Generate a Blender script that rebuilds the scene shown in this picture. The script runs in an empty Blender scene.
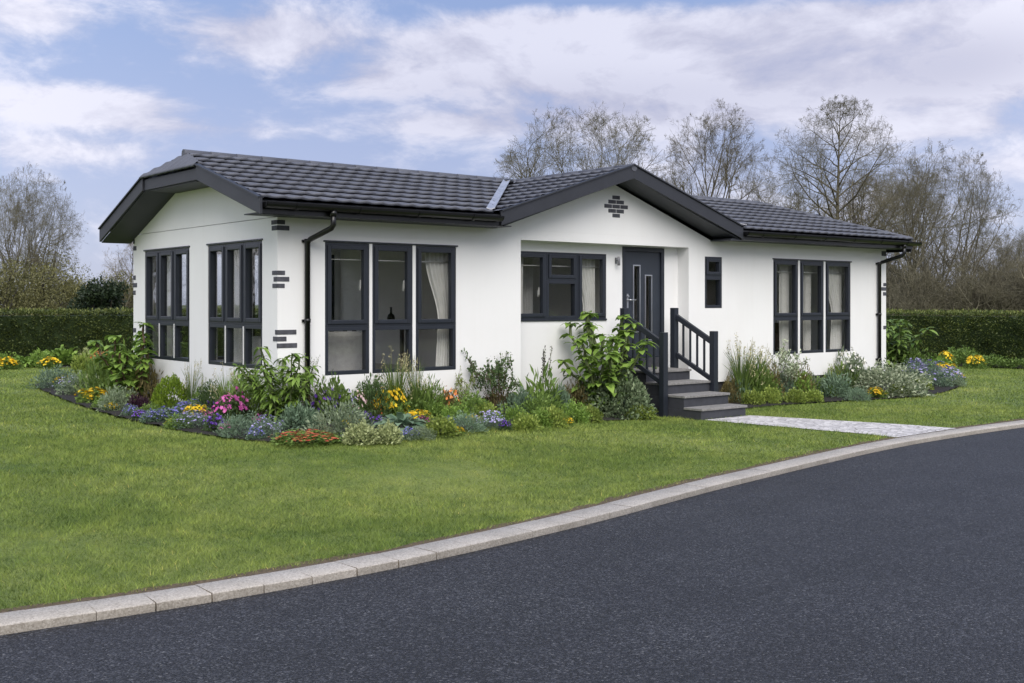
import bpy, bmesh, math, random
import numpy as np
from mathutils import Vector, Matrix

random.seed(7); np.random.seed(7)
SC = bpy.context.scene
COL = SC.collection
PI = math.pi

# ------------------------------------------------------------------ camera numbers
FPX, YAW, EYE, HOR = 1117.0, math.radians(50.9), 1.75, 303.0
FWD = np.array([math.cos(YAW), math.sin(YAW)]); RGT = np.array([math.sin(YAW), -math.cos(YAW)])

def sm(t):
    t = np.clip(t, 0, 1); return t*t*(3-2*t)
def zg(X, Y):                       # gentle rise of the lawn towards the far left corner of the house
    return 0.2*sm((Y-7.6)/3.0)*(1-sm((X-7.5)/5.0))
def at(u, v):                       # a measured picture point dropped on the ground
    d = FWD + RGT*((u-512)/FPX); k = (v-HOR)/FPX
    lo, hi = 3.0, 80.0
    for _ in range(50):
        Z = (lo+hi)/2
        if EYE-k*Z > zg(d[0]*Z, d[1]*Z): lo = Z
        else: hi = Z
    return d[0]*lo, d[1]*lo, lo
def far(u, Z):
    d = FWD + RGT*((u-512)/FPX); return d[0]*Z, d[1]*Z

# ------------------------------------------------------------------ materials
MATS = {}
def nodes(name):
    m = bpy.data.materials.new(name); m.use_nodes = True
    nt = m.node_tree; b = nt.nodes['Principled BSDF']; MATS[name] = m
    return m, nt, b
def N(nt, t, **kw):
    n = nt.nodes.new(t)
    for k, v in kw.items():
        if k.startswith('i_'): n.inputs[k[2:].replace('_', ' ')].default_value = v
        else: setattr(n, k, v)
    return n
def ramp(nt, stops, src):
    r = nt.nodes.new('ShaderNodeValToRGB'); el = r.color_ramp.elements
    while len(el) < len(stops): el.new(0.5)
    for e, (p, c) in zip(el, stops): e.position = p; e.color = (*c, 1) if len(c) == 3 else c
    nt.links.new(src, r.inputs[0]); return r
def coords(nt, scale=(1, 1, 1)):
    tc = N(nt, 'ShaderNodeTexCoord'); mp = N(nt, 'ShaderNodeMapping'); mp.inputs['Scale'].default_value = scale
    nt.links.new(tc.outputs['Object'], mp.inputs['Vector']); return mp.outputs['Vector']
def noise(nt, vec, scale, detail=4, rough=0.55):
    n = N(nt, 'ShaderNodeTexNoise'); n.inputs['Scale'].default_value = scale; n.inputs['Detail'].default_value = detail
    n.inputs['Roughness'].default_value = rough; nt.links.new(vec, n.inputs['Vector']); return n.outputs['Fac']
def bump(nt, b, h, strength, dist):
    bp = N(nt, 'ShaderNodeBump'); bp.inputs['Strength'].default_value = strength; bp.inputs['Distance'].default_value = dist
    nt.links.new(h, bp.inputs['Height']); nt.links.new(bp.outputs['Normal'], b.inputs['Normal'])
def mixc(nt, fac, a, c, mode='MIX'):
    m = N(nt, 'ShaderNodeMix', data_type='RGBA', blend_type=mode)
    for sock, val in ((m.inputs[0], fac), (m.inputs[6], a), (m.inputs[7], c)):
        if hasattr(val, 'links') or hasattr(val, 'is_output'): nt.links.new(val, sock)
        elif isinstance(val, (tuple, list)): sock.default_value = (*val, 1)
        else: sock.default_value = val
    return m.outputs[2]

def simple(name, col, rough=0.5, var=0.12, scale=6, bscale=0, bstr=0.2, bdist=0.003, metal=0, spec=0.5):
    m, nt, b = nodes(name); v = coords(nt)
    f = noise(nt, v, scale, 5)
    lo = tuple(c*(1-var) for c in col); hi = tuple(min(1, c*(1+var)) for c in col)
    r = ramp(nt, [(0.3, lo), (0.7, hi)], f); nt.links.new(r.outputs[0], b.inputs['Base Color'])
    b.inputs['Roughness'].default_value = rough; b.inputs['Metallic'].default_value = metal; b.inputs['Specular IOR Level'].default_value = spec
    if bscale: bump(nt, b, noise(nt, v, bscale, 3), bstr, bdist)
    return m

GAIN = {'leaf_pine': 1.0, 'leaf_olive': 1.1, 'leaf_silver': 1.2, 'leaf_cream': 1.15, 'leaf_purple': 1.0, 'leaf_red': 1.1, 'leaf_hedge': 1.12, 'leaf_hedge_top': 1.3}
def leafmat(name, dark, light, trans=0.25, rough=0.5):
    m, nt, b = nodes(name)
    a = N(nt, 'ShaderNodeAttribute', attribute_name='tint')
    oi = N(nt, 'ShaderNodeObjectInfo')
    g = 1.0 if name.startswith('petal') else GAIN.get(name, 1.35)
    r = ramp(nt, [(0.0, tuple(c*g for c in dark)), (1.0, tuple(min(0.8, c*g) for c in light))], a.outputs['Fac'])
    hs = N(nt, 'ShaderNodeHueSaturation'); mr = N(nt, 'ShaderNodeMapRange'); mr.inputs['To Min'].default_value = 0.85; mr.inputs['To Max'].default_value = 1.15
    nt.links.new(oi.outputs['Random'], mr.inputs['Value']); nt.links.new(mr.outputs['Result'], hs.inputs['Value']); nt.links.new(r.outputs[0], hs.inputs['Color'])
    nt.links.new(hs.outputs['Color'], b.inputs['Base Color']); b.inputs['Roughness'].default_value = rough
    b.inputs['Specular IOR Level'].default_value = 0.35
    tr = N(nt, 'ShaderNodeBsdfTranslucent'); nt.links.new(hs.outputs['Color'], tr.inputs['Color'])
    mx = N(nt, 'ShaderNodeMixShader'); mx.inputs[0].default_value = trans
    nt.links.new(b.outputs[0], mx.inputs[1]); nt.links.new(tr.outputs[0], mx.inputs[2])
    nt.links.new(mx.outputs[0], nt.nodes['Material Output'].inputs['Surface'])
    return m

def mk_materials():
    # painted render
    m, nt, b = nodes('white_render'); v = coords(nt)
    f = noise(nt, v, 0.9, 6, 0.6); r = ramp(nt, [(0.3, (0.745, 0.745, 0.74)), (0.65, (0.78, 0.78, 0.778))], f)
    st = noise(nt, coords(nt, (3.0, 3.0, 0.25)), 2.2, 5, 0.6); r2 = ramp(nt, [(0.3, (0.985, 0.982, 0.978)), (0.5, (1, 1, 1))], st)
    c = mixc(nt, 1.0, r.outputs[0], r2.outputs[0], 'MULTIPLY'); nt.links.new(c, b.inputs['Base Color'])
    b.inputs['Roughness'].default_value = 0.75; b.inputs['Specular IOR Level'].default_value = 0.25
    bump(nt, b, noise(nt, v, 130, 3), 0.14, 0.003)
    simple('frame_grey', (0.0175, 0.0215, 0.0305), 0.38, 0.1, 4)
    simple('door_grey', (0.026, 0.032, 0.044), 0.4, 0.08, 5, 220, 0.1, 0.001)
    simple('board_grey', (0.021, 0.023, 0.030), 0.5, 0.15, 3, 60, 0.15, 0.002)
    simple('soffit_grey', (0.030, 0.033, 0.042), 0.55, 0.12, 3)
    simple('gutter_black', (0.005, 0.0052, 0.006), 0.33, 0.2, 3)
    simple('brick_dark', (0.060, 0.062, 0.075), 0.75, 0.35, 14, 60, 0.6, 0.006)
    simple('plinth_dark', (0.035, 0.035, 0.04), 0.8, 0.3, 9, 40, 0.5, 0.006)
    simple('step_dark', (0.036, 0.038, 0.047), 0.6, 0.2, 8, 90, 0.3, 0.002)
    simple('tread_grey', (0.19, 0.185, 0.18), 0.85, 0.28, 22, 160, 0.6, 0.003)
    simple('bare_steel', (0.62, 0.63, 0.65), 0.33, 0.12, 7, metal=1.0)
    simple('dull_steel', (0.22, 0.22, 0.23), 0.4, 0.12, 7, metal=0.8)
    simple('lead_flashing', (0.50, 0.51, 0.54), 0.42, 0.2, 6, metal=0.75)
    simple('white_plastic', (0.78, 0.78, 0.77), 0.35, 0.03)
    simple('room_wall', (0.82, 0.80, 0.77), 0.85, 0.05, 2)
    simple('carpet', (0.52, 0.49, 0.455), 0.95, 0.2, 20)
    simple('curtain_cloth', (0.82, 0.81, 0.79), 0.9, 0.06, 9, 300, 0.2, 0.001)
    simple('sofa_cloth', (0.50, 0.49, 0.48), 0.95, 0.1, 14, 300, 0.3, 0.002)
    simple('dark_wood', (0.05, 0.035, 0.028), 0.45, 0.3, 7)
    simple('dark_glaze', (0.012, 0.012, 0.018), 0.15, 0.2, 7)
    simple('lamp_linen', (0.78, 0.76, 0.72), 0.9, 0.04)
    simple('wood_light', (0.36, 0.27, 0.18), 0.55, 0.2, 8)
    simple('soil', (0.011, 0.009, 0.0075), 0.95, 0.5, 18, 40, 1.0, 0.03)
    simple('worn_earth', (0.085, 0.062, 0.036), 0.95, 0.5, 35, 60, 1.0, 0.01)
    simple('joint_sand', (0.34, 0.32, 0.285), 0.95, 0.2, 30)
    simple('bark', (0.085, 0.074, 0.046), 0.9, 0.4, 5, 30, 0.8, 0.02)
    simple('bark_dark', (0.045, 0.040, 0.030), 0.9, 0.4, 5, 30, 0.8, 0.02)
    simple('twig', (0.105, 0.090, 0.060), 0.85, 0.3, 0.7)
    simple('twig_olive', (0.112, 0.102, 0.066), 0.85, 0.3, 0.7)
    simple('twig_brown', (0.171, 0.139, 0.087), 0.85, 0.35, 0.6)
    simple('stem_green', (0.10, 0.13, 0.045), 0.6, 0.2, 12)
    simple('stem_brown', (0.10, 0.065, 0.04), 0.8, 0.2, 12)
    simple('straw', (0.34, 0.32, 0.17), 0.8, 0.25, 12)
    simple('garden_wall_white', (0.75, 0.75, 0.74), 0.8, 0.08, 3)
    # roof tiles
    m, nt, b = nodes('roof_tile'); v = coords(nt)
    f = noise(nt, v, 1.3, 6, 0.6); f2 = noise(nt, v, 180, 2)
    r = ramp(nt, [(0.3, (0.076, 0.081, 0.100)), (0.7, (0.112, 0.118, 0.140))], f)
    r2 = ramp(nt, [(0.3, (0.65, 0.65, 0.65)), (0.75, (1.35, 1.35, 1.35))], f2)
    nt.links.new(mixc(nt, 1.0, r.outputs[0], r2.outputs[0], 'MULTIPLY'), b.inputs['Base Color'])
    b.inputs['Roughness'].default_value = 0.68; b.inputs['Specular IOR Level'].default_value = 0.3; bump(nt, b, f2, 0.4, 0.002)
    # tarmac: aggregate of small stones in bitumen
    m, nt, b = nodes('tarmac'); v = coords(nt)
    vo = N(nt, 'ShaderNodeTexVoronoi'); vo.inputs['Scale'].default_value = 92; nt.links.new(v, vo.inputs['Vector'])
    sep = N(nt, 'ShaderNodeSeparateColor'); nt.links.new(vo.outputs['Color'], sep.inputs[0])
    st = ramp(nt, [(0.0, (0.0012, 0.0014, 0.002)), (0.3, (0.0055, 0.006, 0.0082)), (0.6, (0.0145, 0.0157, 0.0207)), (0.85, (0.0345, 0.0365, 0.045)), (0.97, (0.058, 0.061, 0.071)), (1.0, (0.11, 0.112, 0.118))], sep.outputs[0])
    big = ramp(nt, [(0.35, (0.80, 0.80, 0.82)), (0.65, (1.18, 1.18, 1.16))], noise(nt, v, 0.8, 6, 0.62))
    wear = ramp(nt, [(0.35, (0.86, 0.86, 0.86)), (0.6, (1.1, 1.1, 1.1))], noise(nt, coords(nt, (0.25, 1.5, 1)), 1.4, 5, 0.6))
    c = mixc(nt, 1.0, mixc(nt, 1.0, st.outputs[0], big.outputs[0], 'MULTIPLY'), wear.outputs[0], 'MULTIPLY')
    nt.links.new(c, b.inputs['Base Color']); b.inputs['Roughness'].default_value = 0.62
    add = N(nt, 'ShaderNodeMath', operation='SUBTRACT'); add.inputs[0].default_value = 1.0; nt.links.new(vo.outputs['Distance'], add.inputs[1])
    bump(nt, b, add.outputs[0], 1.0, 0.009)
    # concrete kerb
    m, nt, b = nodes('kerb_concrete'); v = coords(nt)
    vo = N(nt, 'ShaderNodeTexVoronoi'); vo.inputs['Scale'].default_value = 120; nt.links.new(v, vo.inputs['Vector'])
    sep = N(nt, 'ShaderNodeSeparateColor'); nt.links.new(vo.outputs['Color'], sep.inputs[0])
    st = ramp(nt, [(0.0, (0.42, 0.385, 0.34)), (0.35, (0.54, 0.50, 0.445)), (0.7, (0.62, 0.58, 0.52)), (1.0, (0.72, 0.68, 0.62))], sep.outputs[0])
    big = ramp(nt, [(0.3, (0.86, 0.85, 0.83)), (0.6, (1.05, 1.04, 1.03))], noise(nt, v, 3.0, 6, 0.65))
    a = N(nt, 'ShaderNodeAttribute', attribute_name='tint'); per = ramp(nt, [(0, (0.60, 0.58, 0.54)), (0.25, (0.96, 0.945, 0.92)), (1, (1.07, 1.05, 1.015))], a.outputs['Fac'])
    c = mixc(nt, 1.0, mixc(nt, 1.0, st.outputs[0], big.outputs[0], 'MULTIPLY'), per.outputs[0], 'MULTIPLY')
    nt.links.new(c, b.inputs['Base Color']); b.inputs['Roughness'].default_value = 0.9; bump(nt, b, noise(nt, v, 150, 3), 0.5, 0.003)
    # small granite setts of the path
    m, nt, b = nodes('path_setts'); v = coords(nt)
    vo = N(nt, 'ShaderNodeTexVoronoi'); vo.inputs['Scale'].default_value = 9.5; vo.inputs['Randomness'].default_value = 0.55; nt.links.new(v, vo.inputs['Vector'])
    ve = N(nt, 'ShaderNodeTexVoronoi', feature='DISTANCE_TO_EDGE'); ve.inputs['Scale'].default_value = 9.5; ve.inputs['Randomness'].default_value = 0.55; nt.links.new(v, ve.inputs['Vector'])
    sep = N(nt, 'ShaderNodeSeparateColor'); nt.links.new(vo.outputs['Color'], sep.inputs[0])
    st = ramp(nt, [(0.0, (0.38, 0.37, 0.38)), (1.0, (0.62, 0.605, 0.605))], sep.outputs[0])
    jt = ramp(nt, [(0.02, (0.35, 0.34, 0.32)), (0.09, (1, 1, 1))], ve.outputs['Distance'])
    nt.links.new(mixc(nt, 1.0, st.outputs[0], jt.outputs[0], 'MULTIPLY'), b.inputs['Base Color']); b.inputs['Roughness'].default_value = 0.85
    bump(nt, b, jt.outputs[0], 0.6, 0.012)
    # lawn earth and blades
    for nm, k in (('lawn_ground', 0.85), ('grass_blade', 1.0)):
        m, nt, b = nodes(nm); v = coords(nt)
        f = noise(nt, coords(nt, (1.0, 1.0, 0.2)), 0.55, 7, 0.66); f2 = noise(nt, coords(nt, (1, 1, 0.2)), 3.1, 5, 0.6)
        r = ramp(nt, [(0.30, tuple(k*c for c in (0.110, 0.176, 0.036))), (0.50, tuple(k*c for c in (0.186, 0.252, 0.058))), (0.72, tuple(k*c for c in (0.275, 0.330, 0.090)))], f)
        r2 = ramp(nt, [(0.30, (0.76, 0.82, 0.80)), (0.5, (1, 1, 1)), (0.75, (1.18, 1.11, 1.05))], f2)
        c = mixc(nt, 1.0, r.outputs[0], r2.outputs[0], 'MULTIPLY')
        if nm == 'grass_blade':
            a = N(nt, 'ShaderNodeAttribute', attribute_name='tint')
            r3 = ramp(nt, [(0, (0.36, 0.44, 0.40)), (0.5, (0.95, 0.95, 0.9)), (0.8, (1.42, 1.34, 1.3)), (0.93, (1.48, 1.44, 1.40)), (1.0, (3.0, 2.0, 2.6))], a.outputs['Fac'])
            c = mixc(nt, 1.0, c, r3.outputs[0], 'MULTIPLY')
        else:
            fine = ramp(nt, [(0.35, (0.6, 0.6, 0.6)), (0.7, (1.35, 1.3, 1.25))], noise(nt, v, 45, 4, 0.7))
            c = mixc(nt, 1.0, c, fine.outputs[0], 'MULTIPLY'); bump(nt, b, noise(nt, v, 60, 4, 0.7), 0.8, 0.03)
        nt.links.new(c, b.inputs['Base Color']); b.inputs['Roughness'].default_value = 0.6; b.inputs['Specular IOR Level'].default_value = 0.25
        if nm == 'grass_blade':
            tr = N(nt, 'ShaderNodeBsdfTranslucent'); nt.links.new(c, tr.inputs['Color'])
            mx = N(nt, 'ShaderNodeMixShader'); mx.inputs[0].default_value = 0.3
            nt.links.new(b.outputs[0], mx.inputs[1]); nt.links.new(tr.outputs[0], mx.inputs[2]); nt.links.new(mx.outputs[0], nt.nodes['Material Output'].inputs['Surface'])
    simple('field', (0.075, 0.095, 0.03), 0.9, 0.4, 0.15)
    # window glass
    m, nt, b = nodes('glass'); nt.nodes.remove(b)
    fr = N(nt, 'ShaderNodeFresnel'); 
    ge = N(nt, 'ShaderNodeNewGeometry'); io = N(nt, 'ShaderNodeMapRange'); io.inputs['To Min'].default_value = 1.52; io.inputs['To Max'].default_value = 1/1.52
    nt.links.new(ge.outputs['Backfacing'], io.inputs['Value']); nt.links.new(io.outputs['Result'], fr.inputs['IOR'])
    wv = N(nt, 'ShaderNodeBump'); wv.inputs['Strength'].default_value = 0.05; wv.inputs['Distance'].default_value = 0.02
    nt.links.new(noise(nt, coords(nt), 2.5, 2), wv.inputs['Height'])
    tp = N(nt, 'ShaderNodeBsdfTransparent'); tp.inputs[0].default_value = (0.9, 0.905, 0.9, 1)
    gl = N(nt, 'ShaderNodeBsdfGlossy'); gl.inputs['Roughness'].default_value = 0.0; gl.inputs['Color'].default_value = (1, 1, 1, 1)
    nt.links.new(wv.outputs[0], gl.inputs['Normal'])
    mx = N(nt, 'ShaderNodeMixShader'); nt.links.new(fr.outputs[0], mx.inputs[0]); nt.links.new(tp.outputs[0], mx.inputs[1]); nt.links.new(gl.outputs[0], mx.inputs[2])
    nt.links.new(mx.outputs[0], nt.nodes['Material Output'].inputs['Surface'])
    # foliage families (dark -> light leaf colour)
    L = leafmat
    L('leaf_green', (0.050, 0.095, 0.020), (0.160, 0.235, 0.055))
    L('leaf_bright', (0.065, 0.125, 0.020), (0.200, 0.300, 0.060))
    L('leaf_dark', (0.024, 0.050, 0.016), (0.080, 0.125, 0.042))
    L('leaf_lime', (0.075, 0.120, 0.022), (0.255, 0.310, 0.068))
    L('leaf_glaucous', (0.052, 0.092, 0.055), (0.165, 0.230, 0.150))
    L('leaf_silver', (0.075, 0.112, 0.060), (0.255, 0.310, 0.195))
    L('leaf_greyblue', (0.060, 0.105, 0.060), (0.180, 0.245, 0.170))
    L('leaf_cream', (0.120, 0.160, 0.055), (0.460, 0.500, 0.250))
    L('leaf_variegated', (0.060, 0.100, 0.045), (0.440, 0.480, 0.340)); L('leaf_greygreen', (0.035, 0.065, 0.028), (0.210, 0.260, 0.150))
    L('leaf_bronze', (0.060, 0.055, 0.022), (0.180, 0.150, 0.060))
    L('leaf_purple', (0.016, 0.008, 0.014), (0.060, 0.025, 0.045))
    L('leaf_red', (0.095, 0.105, 0.025), (0.360, 0.070, 0.035))
    L('leaf_hedge', (0.024, 0.042, 0.009), (0.110, 0.135, 0.030))
    L('leaf_hedge_top', (0.060, 0.085, 0.020), (0.200, 0.215, 0.060))
    L('leaf_olive', (0.075, 0.078, 0.026), (0.210, 0.200, 0.080))
    L('leaf_pine', (0.012, 0.026, 0.013), (0.045, 0.065, 0.028))
    L('leaf_ball', (0.045, 0.085, 0.008), (0.150, 0.215, 0.022))
    P = lambda n, a, c: L(n, a, c, 0.2, 0.6)
    P('petal_yellow', (0.62, 0.36, 0.01), (0.85, 0.62, 0.03)); P('petal_blue', (0.10, 0.10, 0.42), (0.28, 0.26, 0.62))
    P('petal_violet', (0.10, 0.03, 0.36), (0.25, 0.11, 0.55)); P('petal_lavender', (0.25, 0.22, 0.48), (0.50, 0.46, 0.70))
    P('petal_pink', (0.42, 0.05, 0.28), (0.70, 0.18, 0.48)); P('petal_orange', (0.62, 0.14, 0.03), (0.80, 0.34, 0.10))
    P('petal_red', (0.42, 0.05, 0.03), (0.66, 0.20, 0.10)); P('petal_white', (0.55, 0.55, 0.48), (0.78, 0.76, 0.68))
    P('petal_palepink', (0.58, 0.36, 0.40), (0.75, 0.58, 0.58))
mk_materials()

# ------------------------------------------------------------------ mesh helpers
def link(o, parent=None):
    COL.objects.link(o)
    if parent is not None: o.parent = parent
    return o
def tag(o, label=None, cat=None, group=None, kind=None):
    for k, v in (('label', label), ('category', cat), ('group', group), ('kind', kind)):
        if v: o[k] = v
    return o
def empty(name, loc=(0, 0, 0), rz=0):
    o = bpy.data.objects.new(name, None); o.location = loc; o.rotation_euler = (0, 0, rz); o.empty_display_size = 0.2
    return link(o)

def arr_mesh(name, V, F, tint=None, smooth=False):
    """Mesh from arrays: V (n,3), F (m,3 or 4), one tint value per face."""
    me = bpy.data.meshes.new(name); V = np.asarray(V, np.float32); F = np.asarray(F, np.int32)
    m, k = F.shape
    me.vertices.add(len(V)); me.vertices.foreach_set('co', V.ravel())
    me.loops.add(m*k); me.loops.foreach_set('vertex_index', F.ravel())
    me.polygons.add(m); me.polygons.foreach_set('loop_start', np.arange(0, m*k, k, dtype=np.int32))
    try: me.polygons.foreach_set('loop_total', np.full(m, k, np.int32))
    except Exception: pass
    if smooth: me.polygons.foreach_set('use_smooth', np.ones(m, bool))
    if tint is not None:
        a = me.attributes.new('tint', 'FLOAT', 'FACE'); a.data.foreach_set('value', np.asarray(tint, np.float32))
    me.update(calc_edges=True); return me
def mobj(name, me, mat, parent=None):
    if mat: me.materials.append(MATS[mat])
    return link(bpy.data.objects.new(name, me), parent)

class B:
    """Collects boxes, prisms and tubes, builds them as one mesh object."""
    def __init__(s): s.bm = bmesh.new()
    def face(s, pts):
        s.bm.faces.new([s.bm.verts.new(p) for p in pts])
    def box(s, x0, x1, y0, y1, z0, z1, bev=0.0):
        v = [s.bm.verts.new((x, y, z)) for x in (x0, x1) for y in (y0, y1) for z in (z0, z1)]
        fs = [(0, 1, 3, 2), (4, 6, 7, 5), (0, 4, 5, 1), (2, 3, 7, 6), (0, 2, 6, 4), (1, 5, 7, 3)]
        ff = [s.bm.faces.new([v[i] for i in f]) for f in fs]
        if bev:
            es = list({e for f in ff for e in f.edges})
            bmesh.ops.bevel(s.bm, geom=es, offset=bev, segments=2, profile=0.6, affect='EDGES')
        return s
    def prism(s, poly, d, bev=0.0):
        """closed polygon (3-d points) swept by vector d"""
        n = len(poly); a = [s.bm.verts.new(p) for p in poly]; b = [s.bm.verts.new(tuple(Vector(p)+Vector(d))) for p in poly]
        ff = [s.bm.faces.new(a), s.bm.faces.new(b[::-1])]
        for i in range(n):
            j = (i+1) % n; ff.append(s.bm.faces.new((a[j], a[i], b[i], b[j])))
        if bev:
            es = list({e for f in ff for e in f.edges}); bmesh.ops.bevel(s.bm, geom=es, offset=bev, segments=1, affect='EDGES')
        return s
    def bar(s, p, q, w, h, bev=0.0, up=(0, 0, 1)):
        """rectangular bar from p to q"""
        p, q = Vector(p), Vector(q); d = (q-p).normalized(); sd = d.cross(Vector(up)).normalized(); u = sd.cross(d)
        poly = [p+sd*a*w/2+u*c*h/2 for a, c in ((-1, -1), (1, -1), (1, 1), (-1, 1))]
        return s.prism(poly, q-p, bev)
    def tube(s, pts, r, n=10, cap=True):
        pts = [Vector(p) for p in pts]; rr = r if isinstance(r, (list, tuple)) else [r]*len(pts); rings = []
        for i, p in enumerate(pts):
            d = (pts[min(i+1, len(pts)-1)]-pts[max(i-1, 0)]).normalized()
            up = Vector((0, 0, 1)) if abs(d.z) < 0.95 else Vector((0, 1, 0))
            a = d.cross(up).normalized(); c = a.cross(d)
            rings.append([s.bm.verts.new(p+(a*math.cos(t)+c*math.sin(t))*rr[i]) for t in [2*PI*k/n for k in range(n)]])
        for A, C in zip(rings, rings[1:]):
            for k in range(n):
                f = s.bm.faces.new((A[k], A[(k+1) % n], C[(k+1) % n], C[k])); f.smooth = True
        if cap: s.bm.faces.new(rings[0][::-1]); s.bm.faces.new(rings[-1])
        return s
    def lathe(s, c, prof, n=20):
        rings = [[s.bm.verts.new((c[0]+r*math.cos(2*PI*k/n), c[1]+r*math.sin(2*PI*k/n), c[2]+z)) for k in range(n)] for r, z in prof]
        for A, C in zip(rings, rings[1:]):
            for k in range(n):
                f = s.bm.faces.new((A[k], A[(k+1) % n], C[(k+1) % n], C[k])); f.smooth = True
        s.bm.faces.new(rings[0][::-1]); s.bm.faces.new(rings[-1]); return s
    def build(s, name, mat, parent=None):
        bmesh.ops.recalc_face_normals(s.bm, faces=s.bm.faces)
        me = bpy.data.meshes.new(name); s.bm.to_mesh(me); s.bm.free()
        return mobj(name, me, mat, parent)

# ------------------------------------------------------------------ sky, sun, camera
SUN = Vector((-0.33, -0.62, 0.71)).normalized()
def sky():
    w = bpy.data.worlds.new('World'); SC.world = w; w.use_nodes = True; nt = w.node_tree; nt.nodes.clear()
    out = N(nt, 'ShaderNodeOutputWorld'); bg = N(nt, 'ShaderNodeBackground'); bg.inputs['Strength'].default_value = 0.066
    st = N(nt, 'ShaderNodeTexSky', sky_type='NISHITA'); st.sun_disc = False
    st.sun_elevation = math.asin(SUN.z); st.sun_rotation = math.atan2(SUN.x, SUN.y); st.air_density = 1.0; st.dust_density = 1.2; st.ozone_density = 1.5
    tc = N(nt, 'ShaderNodeTexCoord'); V = tc.outputs['Generated']
    sx = N(nt, 'ShaderNodeSeparateXYZ'); nt.links.new(V, sx.inputs[0])
    def M(op, a, b=None, clamp=False):
        n = N(nt, 'ShaderNodeMath', operation=op, use_clamp=clamp)
        for i, x in enumerate((a, b)):
            if x is None: continue
            if isinstance(x, (int, float)): n.inputs[i].default_value = x
            else: nt.links.new(x, n.inputs[i])
        return n.outputs[0]
    az = M('ARCTAN2', sx.outputs[1], sx.outputs[0]); el = M('ARCSINE', sx.outputs[2])
    mp = N(nt, 'ShaderNodeMapping'); mp.inputs['Scale'].default_value = (1, 1, 2.1); nt.links.new(V, mp.inputs['Vector'])
    wn = N(nt, 'ShaderNodeTexNoise'); wn.inputs['Scale'].default_value = 3.0; wn.inputs['Detail'].default_value = 3; nt.links.new(mp.outputs[0], wn.inputs['Vector'])
    wv = N(nt, 'ShaderNodeVectorMath', operation='MULTIPLY_ADD'); wv.inputs[1].default_value = (0.16, 0.16, 0.16); nt.links.new(wn.outputs['Color'], wv.inputs[0]); nt.links.new(mp.outputs[0], wv.inputs[2])
    n1 = noise(nt, wv.outputs[0], 5.2, 8, 0.55); n2 = noise(nt, wv.outputs[0], 12.0, 9, 0.62)
    base = M('ADD', M('MULTIPLY', n1, 0.72), M('MULTIPLY', n2, 0.74))
    # broad banks (azimuth, elevation, half widths, weight): denser cloud or a clear gap
    def bank(u, v, su, sv, wgt):
        d = np.array([*(FWD*FPX+RGT*(u-512)), HOR-v]); d /= np.linalg.norm(d)
        a0, e0 = math.atan2(d[1], d[0]), math.asin(d[2])
        qa = M('DIVIDE', M('SUBTRACT', az, a0), su/FPX); qe = M('DIVIDE', M('SUBTRACT', el, e0), sv/FPX)
        q = M('ADD', M('MULTIPLY', qa, qa), M('MULTIPLY', qe, qe))
        return M('MULTIPLY', M('POWER', 2.71828, M('MULTIPLY', q, -1.0)), wgt)
    tot = base
    for bk in ((270, 34, 95, 30, 0.34), (510, 50, 120, 36, 0.36), (700, 58, 170, 44, 0.40), (860, 40, 110, 40, 0.34), (965, 60, 90, 40, 0.40), (85, 105, 95, 15, 0.34), (25, 14, 60, 22, 0.20), (450, 126, 75, 14, 0.22),
               (190, 128, 90, 9, 0.20), (60, 150, 120, 16, 0.16), (620, 118, 150, 22, 0.24), (780, 104, 70, 12, 0.24), (930, 128, 110, 14, 0.22), (1000, 165, 90, 16, 0.16), (380, 80, 60, 16, 0.20), (560, -6, 130, 12, -0.25), (400, 14, 34, 12, -0.14)):
        tot = M('ADD', tot, bank(*bk))
    front = M('POWER', 2.71828, M('MULTIPLY', M('POWER', M('DIVIDE', M('SUBTRACT', az, YAW), 0.75), 2.0), -1.0))
    tot = M('ADD', tot, M('MULTIPLY', M('SUBTRACT', 1.0, front), 0.16))     # cloudier in the rest of the sky
    mask = ramp(nt, [(0.0, (0, 0, 0)), (1.0, (1, 1, 1))], M('MULTIPLY', M('SUBTRACT', tot, 0.72), 3.5, True)); mask.color_ramp.interpolation = 'EASE'
    shade = M('MULTIPLY', M('SUBTRACT', M('ADD', M('MULTIPLY', n1, 0.7), M('MULTIPLY', n2, 0.7)), 0.49), 3.6, True)
    under = M('ADD', M('MULTIPLY', bank(960, 62, 120, 36, 1.0), 0.55), M('MULTIPLY', bank(620, 100, 260, 30, 1.0), 0.32))
    sh = M('SUBTRACT', shade, under, True)
    cc = ramp(nt, [(0.0, (4.3, 4.5, 5.8)), (0.45, (5.6, 5.6, 6.5)), (1.0, (7.7, 7.65, 8.3))], sh)
    # clear air, paler and thinner towards the horizon
    hz = ramp(nt, [(0.0, (5.0, 5.3, 6.5)), (0.12, (4.2, 4.75, 6.6)), (0.26, (3.1, 4.1, 6.4)), (1.0, (1.3, 2.4, 5.2))], M('ABSOLUTE', sx.outputs[2]))
    air = mixc(nt, 0.85, st.outputs[0], hz.outputs[0])
    mk = M('MULTIPLY', mask.outputs[0], 0.92)
    c = mixc(nt, mk, air, cc.outputs[0])
    c = mixc(nt, front, mixc(nt, 1.0, c, (1.06, 1.04, 1.02), 'MULTIPLY'), mixc(nt, 1.0, c, (0.67, 0.68, 0.735), 'MULTIPLY'))   # the half of the sky away from the sun is dimmer
    nt.links.new(c, bg.inputs['Color']); nt.links.new(bg.outputs[0], out.inputs['Surface'])
    try: w.cycles.sampling_method = 'MANUAL'; w.cycles.sample_map_resolution = 1024
    except Exception: pass
    li = bpy.data.lights.new('sun', 'SUN'); li.energy = 1.6; li.angle = math.radians(52); li.color = (1.0, 0.95, 0.87)
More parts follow.
